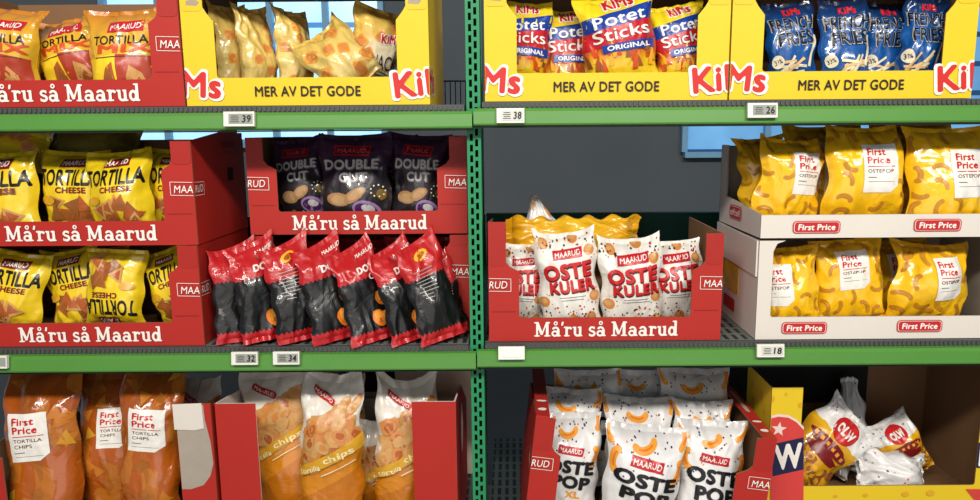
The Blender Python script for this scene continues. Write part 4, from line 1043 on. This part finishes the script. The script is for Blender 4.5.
# red box of white corn puff bags
TILT = math.radians(6.2); YO = -.03
pR, pL = at(777, 441, YO), at(536, 417, YO); WO = (pR-pL).length; HO = .232
tO = red_box('red display box of white corn puff bags tipped sideways on the low shelf', 0, WO, YO, ZBT, .045, HO, HO, GR, slogan=True, depth=.26, notch_h=.17, logo_z=.15, clL=.05, clR=.06, cu=.034, zback=.2, sideprof=[(0, 0), (1, 0), (1, None), (0, None)])
for xa, xb in ((.0, .024), (WO-.024, WO)):
    m = MB(); m.box((xa, 0, HO+.0002), (xb, .258, HO+.0032), K_red); fl = m.build('top_flange', tO[0])
    xc = (xa+xb)/2
    for q in [ell(xc, .03, .0085, .006, P_white, .2, 9, .3, 1), ell(xc, .07, .0085, .0045, P_white, .1, 9, .3, 2)] + ([rrect(xc, .17, .008, .11, .003, K_grey)] if xa > .1 else []):
        flat_print([q], (0, 0, HO+.0032), (1, 0, 0), (0, 1, 0), (0, 0, 1), 'worn_scuff', fl, .0002)
ux, uz = Vector((math.cos(TILT), 0, -math.sin(TILT))), Vector((math.sin(TILT), 0, math.cos(TILT)))
tO[0].rotation_euler = (0, TILT, 0); PO = pL-uz*HO; tO[0].location = PO
def inO(px, py, Y):
    """height of the tipped floor below a photo column"""
    x = X(px, py, Y); return PO.z-(x-PO.x)*math.tan(TILT)+.004
# yellow cheese-pattern box
YL = .05
xl0 = X(769.5, 440, YL); xl1 = X(1009, 440, YL); WL = xl1-xl0; hL0 = Z(488.5, YL)
zol = hL0-.062; ztop = Z(390, YL)
tL = tray('yellow and red display box with cheese holes, nearly empty, brown inside', xl0, xl1, YL, .27, zol, hL0, ztop, ZM-.045, .0, .0565, .0, .055, zol+.1, ZM-.045, K_yel, K_brown, None, sideprof={0: [(0, 0), (1, 0), (1, .04), (.5, .04), (.5, ztop-zol), (0, ztop-zol)], 1: [(0, 0), (1, 0), (1, None), (0, ZM-.047-zol)]})
fr = tL[1]; hT = ztop-zol
def lx(px, py): p = at(px, py, YL); return (p.x-xl0, p.z-zol)
sh = [poly([lx(770, 416), lx(778, 414), lx(788, 415), lx(797, 420), lx(803.5, 427), lx(803, 500), lx(770, 500)], P_rwhite),
      poly([lx(770, 418.5), lx(778, 416.5), lx(788, 417.5), lx(796, 422), lx(803.5, 430), lx(803, 500), lx(770, 500)], P_coral)]
c = lx(778.5, 429); sh.append(star(c[0], c[1], .0145, P_rwhite, .42, .1))
c = lx(786, 480.5)
c = lx(790, 456); sh += [poly([lx(772, 444), lx(803, 437), lx(803, 469), lx(772, 476)], P_navy), text('W', c[0]-.004, c[1], .052, .05, P_white, .045, .1)]
for px, py, rr in ((772, 399, .006), (800, 405, .005), (786, 394, .003)):
    c = lx(px, py); sh.append(ell(c[0], c[1], rr*.8, rr, P_hole))
for px, py, rr in ((905, 494, .007), (865, 495, .005), (930, 493, .008), (835, 496, .004)):
    c = lx(px, py); sh.append(ell(c[0], c[1], rr, rr*.7, P_hole))
sh += [poly([lx(965, 489), lx(980, 489), lx(980, 500), lx(974, 500)], P_coral)]
c = lx(980, 455); sh += [rrect(c[0], c[1], .012, .05, .003, P_navy), rrect(c[0]+.002, c[1], .009, .044, .003, P_white)]
sh = [clip(s, .0006, WL-.0006, .0006, hT-.0006) if s[1] else s for s in sh]
fprint(sh[:5], 'printed_emblem', fr, 'red arc, white star and big white letter')
for q in sh[5:12]: fprint([q], 'cheese_hole_print', fr)
fprint(sh[12:13], 'printed_corner', fr); fprint(sh[13:], 'printed_emblem', fr)
sh = [ell(.05, hT-.035, .007, .012, P_hole), ell(.1, hT-.03, .006, .009, P_hole), ell(.03, hT-.06, .005, .006, P_hole), ell(.09, hT-.065, .008, .012, P_hole)]
for q in sh: flat_print([q], (-.0002, .003, 0), (0, 1, 0), (0, 0, 1), (-1, 0, 0), 'cheese_hole_print', tL[2])
m = MB(); xd0, xd1 = .004, X(866, 400, .315)-xl0; m.box((xd0, .2655, Z(405, .315)-zol), (xd1, .2666, ZM-.05-zol), S_dark); m.build('cut_out_shade', root_ := tL[0])  # darkness of the rear opening, put on the wall as a black plate

# ------------------------------------------------------------------ bags
CAT = 'crisp bag'
def put(label, cx, top, wpx, Y, z0, film_, pr, seed, roll=0, lean=4, yaw=0, h=None, t=.03, pyb=None, group=None, **kw):
    """bag whose middle stands at photo column cx, its top edge at photo row top"""
    zb = z0+.004
    k = (Y-CAM.y)/1.2
    w = wpx/720*(Y-CAM.y)*1.02
    ht = h or (Z(top, Y)-zb)/max(.5, math.cos(math.radians(roll)))
    r = math.radians(roll)
    xm = X(cx, top+40, Y)
    loc = (xm+math.sin(r)*ht*.5, Y, zb+abs(math.sin(r))*w*.46)
    pics, parts = pr(w, ht, seed)
    return bag('crisp_bag', label, CAT, group, w, ht, t, loc, roll, lean, yaw, film_, pics, parts, seed, **kw)
def span(label, b, tp, w, face, film_, pr, seed, t=.028, group=None, name='crisp_bag', **kw):
    """bag between two points of space, its front turned towards face"""
    b, tp = Vector(b), Vector(tp); zd = tp-b; h = zd.length; zd.normalize()
    yd = -Vector(face); yd = (yd-zd*yd.dot(zd)).normalized(); xd = yd.cross(zd)
    M = Matrix((xd, yd, zd)).transposed()
    pics, parts = pr(w, h, seed)
    return bag(name, label, CAT, group, w, h, t, b, mat=film_, pics=pics, parts=parts, seed=seed, euler=M.to_euler(), **kw)
NOP = lambda w, h, s: ([], [])

# upper shelf: mixed tortillas
g = 'mixed tortilla bags in the red box'
put('mixed tortilla bag cut by the picture edge, upper shelf', 4, 6, 66, .045, ZUL, M_mix, p_mix, 11, -6, 3, group=g)
put('mixed tortilla bag tilting behind its neighbours, upper shelf', 70, 24, 64, .085, ZUL, M_mix, p_mix, 12, 15, 6, group=g)
put('upright mixed tortilla bag beside the red corner column, upper shelf', 124, 7, 72, .042, ZUL, M_mix, p_mix, 13, 3, 2, group=g)
put('mixed tortilla bag in the back row, upper shelf', 60, 22, 70, .16, ZUL, M_mix, p_mix, 14, -4, 3, group=g)
# upper shelf: snack bags
g = 'pale snack bags in the yellow box'
ps0 = lambda w, h, s: p_snack(w, h, s, False)
put('pale snack bag standing edge-on beside the yellow corner', 227, 2, 46, .105, ZUL, M_snack, ps0, 21, 2, 2, 58, t=.024, group=g, ear=.04)
put('pale snack bag edge-on, middle of three upright ones', 255, 6, 42, .115, ZUL, M_snack, ps0, 22, 2, 2, 64, t=.024, group=g, ear=.04)
put('pale snack bag edge-on beside the gap with the window', 282, 8, 44, .115, ZUL, M_snack, ps0, 23, -3, 2, 62, t=.024, group=g, ear=.04)
span('pale snack bag slumped diagonally with its pointed corner up', at(367, 95, .06), at(322, 42, .075), .105, (.1, -1, .25), M_snack, lambda w, h, s: p_snack(w, h, s, False), 24, t=.03, group=g, ear=.16, crumple=1.3)
span('pale snack bag leaning on the slumped one with blue title letters', at(362, 92, .125), at(381, 9, .115), .1, (.45, -1, .1), M_snackw, p_snack, 25, t=.032, group=g, crumple=1.2)
# upper shelf: potato sticks
g = 'potato stick bags in the yellow box'
put('potato stick bag beside the yellow corner near the post', 527, 4, 55, .075, ZU, M_sticks, p_sticks, 31, -4, 3, group=g)
put('shaded potato stick bag second from the green post', 569, 7, 60, .095, ZU, M_sticks, p_sticks, 32, 0, 3, group=g)
put('bright potato stick bag tilted in front of the others', 619, 3, 74, .048, ZU, M_sticks, p_sticks, 33, 9, 2, group=g)
put('potato stick bag squeezed behind the tilted bright one', 662, 14, 46, .125, ZU, M_sticks, p_sticks, 34, 3, 4, group=g)
put('potato stick bag tilted beside the yellow corner near the fries', 683, 11, 54, .065, ZU, M_sticks, p_sticks, 35, 9, 3, group=g)
# upper shelf: fries
g = 'blue fries bags in the yellow box'
put('blue fries bag beside the yellow corner, first of four', 794, 3, 50, .06, ZU, M_fries, p_fries, 41, 4, 3, group=g, t=.022)
put('blue fries bag with its whole title showing, second of four', 845, 1, 50, .05, ZU, M_fries, p_fries, 42, 2, 2, group=g, t=.022)
put('blue fries bag partly hidden by its neighbour, third of four', 889, 2, 44, .075, ZU, M_fries, p_fries, 43, -3, 3, group=g, t=.022)
put('blue fries bag leaning inward at the end of the row', 921, 0, 42, .054, ZU, M_fries, p_fries, 44, -7, 3, -8, group=g, t=.022)

# middle shelf: cheese tortillas in the stacked box
g = 'cheese tortilla bags in the stacked red box'; z6 = ZM+.1755
put('cheese tortilla bag cut by the picture edge in the stacked box', 5, 150, 80, .05, z6, M_cheese, p_cheese, 51, 2, 3, group=g)
put('cheese tortilla bag second along in the stacked box', 74, 148, 66, .075, z6, M_cheese, p_cheese, 52, -1, 4, group=g)
put('cheese tortilla bag standing forward in the stacked box', 122, 153, 66, .044, z6, M_cheese, p_cheese, 53, 5, 3, group=g)
put('cheese tortilla bag behind the red corner of the stacked box', 172, 147, 58, .078, z6, M_cheese, p_cheese, 54, -2, 4, group=g)
span('yellow bag lying flat across the tops at the picture edge', at(-18, 139, .15), at(44, 138, .15), .11, (0, -1, .5), M_cheese, ps0, 55, t=.024, group=g)
span('dark olive bag lying flat on top of the stacked box', at(42, 139, .16), at(126, 140, .17), .13, (0, -1, .6), M_dark, NOP, 56, t=.024, group=g)
# lower cheese tortilla box
g = 'cheese tortilla bags in the lower red box'
put('cheese tortilla bag tilting down in the lower box', 19, 256, 68, .055, ZM, M_cheese, p_cheese, 61, -10, 3, h=.14, group=g)
put('cheese tortilla bag with a pointed corner in the lower box', 68, 253, 62, .06, ZM, M_cheese, p_cheese, 62, 11, 4, h=.143, group=g, ear=.08)
span('cheese tortilla bag standing upside down in the lower box', at(118, 256, .06), at(116, 338, .04), .108, (0, -1, .1), M_cheese, p_cheese, 63, t=.028, group=g)
put('cheese tortilla bag tilted beside the red corner of the lower box', 168, 262, 52, .075, ZM, M_cheese, p_cheese, 64, 20, 4, h=.14, group=g)
put('cheese tortilla bag in the dark rear of the lower box', 95, 248, 70, .16, ZM, M_cheese, p_cheese, 65, 3, 3, group=g)
# purple double cut
g = 'dark purple bags in the stacked red box'; z8 = ZM+.181
put('dark purple bag tilted in the shade of the box corner', 302, 142, 54, Y9+.065, z8, M_purple, p_purple, 71, 8, 4, group=g)
put('dark purple bag standing in the middle of the box', 355, 133, 74, Y9+.042, z8, M_purple, p_purple, 72, 1, 3, group=g)
put('dark purple bag beside the far red corner near the post', 419, 135, 58, Y9+.055, z8, M_purple, p_purple, 73, -3, 3, group=g)
put('dark purple bag in the back row of the box', 385, 137, 70, Y9+.16, z8, M_purple, p_purple, 74, 2, 3, group=g)
# bags inside the box behind the black bags
g = 'red topped bags inside the shaded red box'
put('red topped bag inside the shaded box behind the black row', 305, 241, 70, Y9+.045, ZM, M_dblack, p_dblack, 81, 2, 3, group=g)
put('red topped bag in the middle of the shaded box', 362, 241, 66, Y9+.06, ZM, M_dblack, p_dblack, 82, -2, 3, group=g)
put('red topped bag with its double title showing near the post', 421, 240, 70, Y9+.045, ZM, M_dblack, p_dblack, 83, 0, 3, group=g)
# black bags leaning along the shelf edge
g = 'black and red bags leaning along the shelf edge'
fr_ = lambda w, h, s: p_dblack(w, h, s, 'front', .3); bk_ = lambda w, h, s: p_dblack(w, h, s, 'back')
def lean_bag(label, b, tp, wpx, face, seed, film_=M_dblack, pr=fr_, Yb=-.012, Yt=.04, **kw):
    pb = at(b[0], b[1], Yb); pt = at(tp[0], tp[1], Yt)
    kw.setdefault('crumple', .75); kw.setdefault('skew', .3); span(label, pb, pt, wpx/720*1.2, face, film_, pr, seed, t=.014, group=g, **kw)
FS = (.62, -1, .12)                         # shingled: each bag turns its front away from the one before
lean_bag('black and red bag at the end of the row beside the tortilla box', (235, 354), (226, 257), 50, FS, 91, ear=.05, Yb=-.004, Yt=.022)
lean_bag('black and red bag second in the row, tipping sideways', (268, 349), (250, 252), 50, FS, 92, ear=.05, Yb=.008, Yt=.032)
lean_bag('black and red bag showing its printed back, third in the row', (304, 349), (284, 252), 52, FS, 93, M_dblack, bk_, ear=.05, Yb=.008, Yt=.032)
lean_bag('black and red bag in the middle of the row with orange crisps showing', (341, 349), (318, 253), 52, FS, 94, ear=.05, Yb=.008, Yt=.032)
lean_bag('black and red bag wedged behind its neighbour, fifth in the row', (375, 348), (350, 254), 50, FS, 95, ear=.05, Yb=.008, Yt=.032)
lean_bag('black and red bag leaning steeply, sixth in the row', (408, 349), (381, 256), 50, FS, 96, ear=.05, Yb=.006, Yt=.03)
lean_bag('black and red bag with wide red foot and printed back near the post', (445, 348), (416, 250), 52, FS, 97, M_dblack, bk_, ear=.05, Yb=.002, Yt=.026)
lean_bag('black and red bag behind the last one, touching the post', (463, 341), (442, 264), 34, FS, 98, M_dblack, bk_, ear=.05, Yb=.024, Yt=.036)

# cheese balls
g = 'white cheese ball bags in the red box'
put('white cheese ball bag behind the box corner near the post', 524, 247, 50, .06, ZMR, M_white, p_kuler, 101, -3, 4, group=g)
put('white cheese ball bag with the whole title showing', 568, 236, 64, .042, ZMR, M_white, p_kuler, 102, 5, 3, group=g, ear=.06, full=.55)
put('white cheese ball bag with two pointed upper corners', 629, 242, 66, .042, ZMR, M_white, p_kuler, 103, 3, 3, group=g, ear=.07, full=.55)
put('white cheese ball bag behind the far box corner', 689, 247, 60, .07, ZMR, M_white, p_kuler, 104, 3, 5, group=g)
span('gold foil bag lying across the tops of the cheese ball bags', at(506, 243, .15), at(642, 241, .155), .078, (0, -1, .3), M_foil, NOP, 105, t=.026, name='crisp_bag', crumple=1.6)
span('white bag with a dark twisted tip behind the gold foil bag', at(556, 290, .17), at(533, 195, .19), .15, (.3, -1, .1), M_whitecool, lambda w, h, s: (p_kuler(w, h, s)[0], []), 106, t=.03, ear=-.03, crumple=1.2, taper=.93, topfold=0)

# yellow puffs, upper white box
g = 'yellow puff bags in the upper white box'
def fpp(**k): return lambda w, h, s: p_fppop(w, h, s, **k)
put('crumpled yellow puff bag with a tilted label, first in the upper box', 794, 146, 76, .055, z11, M_fppop, fpp(lx=.14, ly=.6, lw=.46, lh=.48), 111, -5, 5, 10, group=g, crumple=1.6, ear=.05, taper=.12)
put('yellow puff bag in the middle of the upper white box', 865, 135, 84, .052, z11, M_fppop, fpp(lx=.12, ly=.57, lw=.44, lh=.48), 112, 0, 4, group=g, ear=.05, crumple=1.3, taper=.12)
put('yellow puff bag at the end of the upper white box', 948, 130, 86, .045, z11, M_fppop, fpp(lx=.16, ly=.55, lw=.44, lh=.46), 113, 1, 4, group=g, crumple=1.1)
put('shaded yellow puff bag at the rear corner of the upper box', 764, 140, 50, .135, z11, M_fppop, fpp(), 114, 5, 5, group=g, crumple=1.4)
put('shaded yellow puff bag standing in the back row of the upper box', 825, 128, 76, .15, z11, M_fppop, fpp(), 115, 2, 4, group=g, ear=.05)
put('yellow puff bag at the far end of the back row, upper box', 915, 128, 80, .15, z11, M_fppop, fpp(), 116, 2, 4, group=g, ear=.05)
# lower white box
g = 'yellow puff bags in the lower white box'
put('yellow puff bag cut by the window of the lower white box', 797, 252, 70, .05, ZMR, M_fppop, fpp(lx=-.22, ly=.56, lw=.44, lh=.5), 121, 4, 4, group=g, crumple=1.3, taper=.12)
put('shaded yellow puff bag in the middle of the lower white box', 852, 249, 78, .055, ZMR, M_fppop, fpp(lx=.02, ly=.64, lw=.44, lh=.46), 122, 6, 4, group=g, crumple=1.3, taper=.12)
put('yellow puff bag with bent label at the end of the lower box', 922, 252, 84, .048, ZMR, M_fppop, fpp(lx=.12, ly=.6, lw=.36, lh=.5, lrot=.12), 123, -4, 4, group=g, crumple=1.7, ear=.05, taper=.12)
put('yellow puff bag in the dark rear of the lower box', 890, 246, 80, .155, ZMR, M_fppop, fpp(), 124, 3, 4, group=g)

# amber tortilla bags
g = 'amber tortilla bags in the torn red box'
def fpt(**k): return lambda w, h, s: p_fptor(w, h, s, **k)
put('big amber tortilla bag at the picture edge', 34, 369, 82, .045, ZBT, M_fptor, fpt(lx=-.06, ly=.63, lw=.52, lh=.26, lrot=.06), 131, 1, 5, group=g, t=.036, settle=.7)
put('amber tortilla bag set back between two others', 104, 375, 66, .1, ZBT, M_fptor, fpt(lx=.16, ly=.68, lw=.5, lh=.24), 132, 1, 5, group=g, t=.034)
put('amber tortilla bag with a pointed corner beside the torn flap', 143, 370, 68, .042, ZBT, M_fptor, fpt(lx=.02, ly=.67, lw=.6, lh=.23, lrot=-.02), 133, -3, 5, group=g, t=.034, ear=.05)
put('amber tortilla bag in the shade of the back row', 110, 368, 80, .17, ZBT, M_fptor, fpt(), 134, 2, 4, group=g)
put('pale orange and white bag behind the torn corner', 196, 383, 50, .12, ZBT, M_chips, p_chips, 135, 2, 4, group=None)
# chips bags
g = 'orange and white chips bags in the tall red box'
nl = lambda w, h, s: p_chips(w, h, s, False)
put('chips bag behind the plain red corner, first in the tall box', 265, 388, 72, .06, ZBT, M_chips, p_chips, 141, 8, 5, group=g, t=.036, ear=.02)
put('large chips bag with pointed corner in the middle of the tall box', 322, 379, 74, .042, ZBT, M_chips, p_chips, 142, -1, 4, group=g, t=.036, ear=.08, crumple=1.3, taper=.16)
put('chips bag with spiked corner behind the far red column', 405, 387, 66, .055, ZBT, M_chips, p_chips, 143, -3, 4, 12, group=g, t=.03, ear=.15)
put('chips bag peeking out between the middle and far ones', 370, 425, 50, .12, ZBT, M_chips, nl, 144, -2, 4, group=g, t=.03)
put('chips bag in the back row above the red corner', 294, 386, 70, .19, ZBT, M_chips, nl, 145, -4, 4, group=g)
put('chips bag in the back row behind the large one', 338, 383, 60, .16, ZBT, M_chips, nl, 146, 4, 4, group=g)
# corn puffs
g = 'white corn puff bags in the red box on the low shelf'
pn = lambda w, h, s: p_pop(w, h, s, True)
def pop(label, cx, top, wpx, Y, roll, lean, seed, **k):
    put(label, cx, top, wpx, Y, inO(cx, top+60, Y)+.004, M_whitecool, pn, seed, roll-6, lean, 0, group=g, **k)
pop('white corn puff bag behind the red corner showing orange XL letters', 584, 419, 66, .046, 3, 6, 151, t=.032)
pop('white corn puff bag at the front with the whole title', 642, 438, 86, .006, -2, 5, 152, t=.034, ear=.03)
pop('white corn puff bag at the front beside the far red wall', 719, 430, 72, .026, 3, 6, 153, t=.032)
pop('white corn puff bag lying back in the second row near the post', 582, 399, 70, .085, 2, 9, 154, t=.03)
pop('white corn puff bag in the middle of the second row', 640, 406, 74, .08, 3, 9, 155, t=.03)
pop('white corn puff bag in the second row beside the far wall', 698, 410, 64, .085, 3, 9, 156, t=.03)
pop('white corn puff bag in the rear row near the post', 596, 382, 74, .15, 6, 10, 157, t=.03)
pop('white corn puff bag in the rear row beside the far wall', 688, 383, 76, .15, 2, 10, 158, t=.03)
pop('white corn puff bag in the middle of the rear row', 640, 387, 64, .155, 4, 10, 159, t=.03)
# cheese doodle bags in the yellow box
g = 'yellow and white bags dumped in the cheese-pattern box'
span('yellow and white bag lying tilted with a round red badge', at(790, 480, .12), at(866, 424, .13), .125, (-.1, -1, .3), M_olw, p_olw, 161, t=.03, group=g, crumple=1.3)
span('white bag standing up behind with a folded grey tip', at(852, 480, .2), at(858, 388, .22), .1, (-.2, -1, .2), M_olwback, lambda w, h, s: (dots(w, h, 20, s, ['greyl', 'bluedot']), []), 162, t=.034, group=g, ear=-.04, crumple=1.4, taper=.72)
span('yellow and white bag leaning back beside the brown wall', at(912, 480, .16), at(884, 426, .19), .1, (-.1, -1, .4), M_olw, p_olw, 163, t=.028, group=g, ear=.08)
span('white dotted bag lying face down at the front', at(916, 478, .105), at(852, 467, .11), .085, (.0, -1, .35), M_olwback, lambda w, h, s: (dots(w, h, 26, s, ['greyl', 'bluedot', 'coral']), []), 164, t=.03, group=g, crumple=1.4)
span('greyish white bag crushed under the tilted yellow one', at(832, 478, .19), at(846, 456, .195), .05, (.0, -1, .2), M_olwback, NOP, 165, t=.018, group=g, crumple=1.5)

# ------------------------------------------------------------------ light
def area(name, loc, target, sx, sy, energy, col):
    l = bpy.data.lights.new(name, 'AREA'); l.shape = 'RECTANGLE'; l.size = sx; l.size_y = sy; l.energy = energy; l.color = col
    o = bpy.data.objects.new(name, l); COL.objects.link(o); o.location = loc
    o.rotation_euler = (Vector(target)-Vector(loc)).to_track_quat('-Z', 'Y').to_euler()
    return o
area('aisle_light', (-.75, -2.0, 2.85), (-.5, 0, 1.2), 1.3, .2, 44, (1, .95, .87))
area('aisle_light', (.85, -2.0, 2.85), (.6, 0, 1.2), 1.3, .2, 50, (1, .95, .87))
area('aisle_fill', (0, -2.9, 1.05), (0, 0, 1.1), 3.2, 1.6, 15, (1, .95, .9))
w = bpy.data.worlds.new('world'); SC.world = w; w.use_nodes = True
w.node_tree.nodes['Background'].inputs[0].default_value = (.62, .7, .8, 1); w.node_tree.nodes['Background'].inputs[1].default_value = .25
SC.view_settings.view_transform = 'Standard'
SC.view_settings.look = 'None'
SC.view_settings.exposure = 0.0
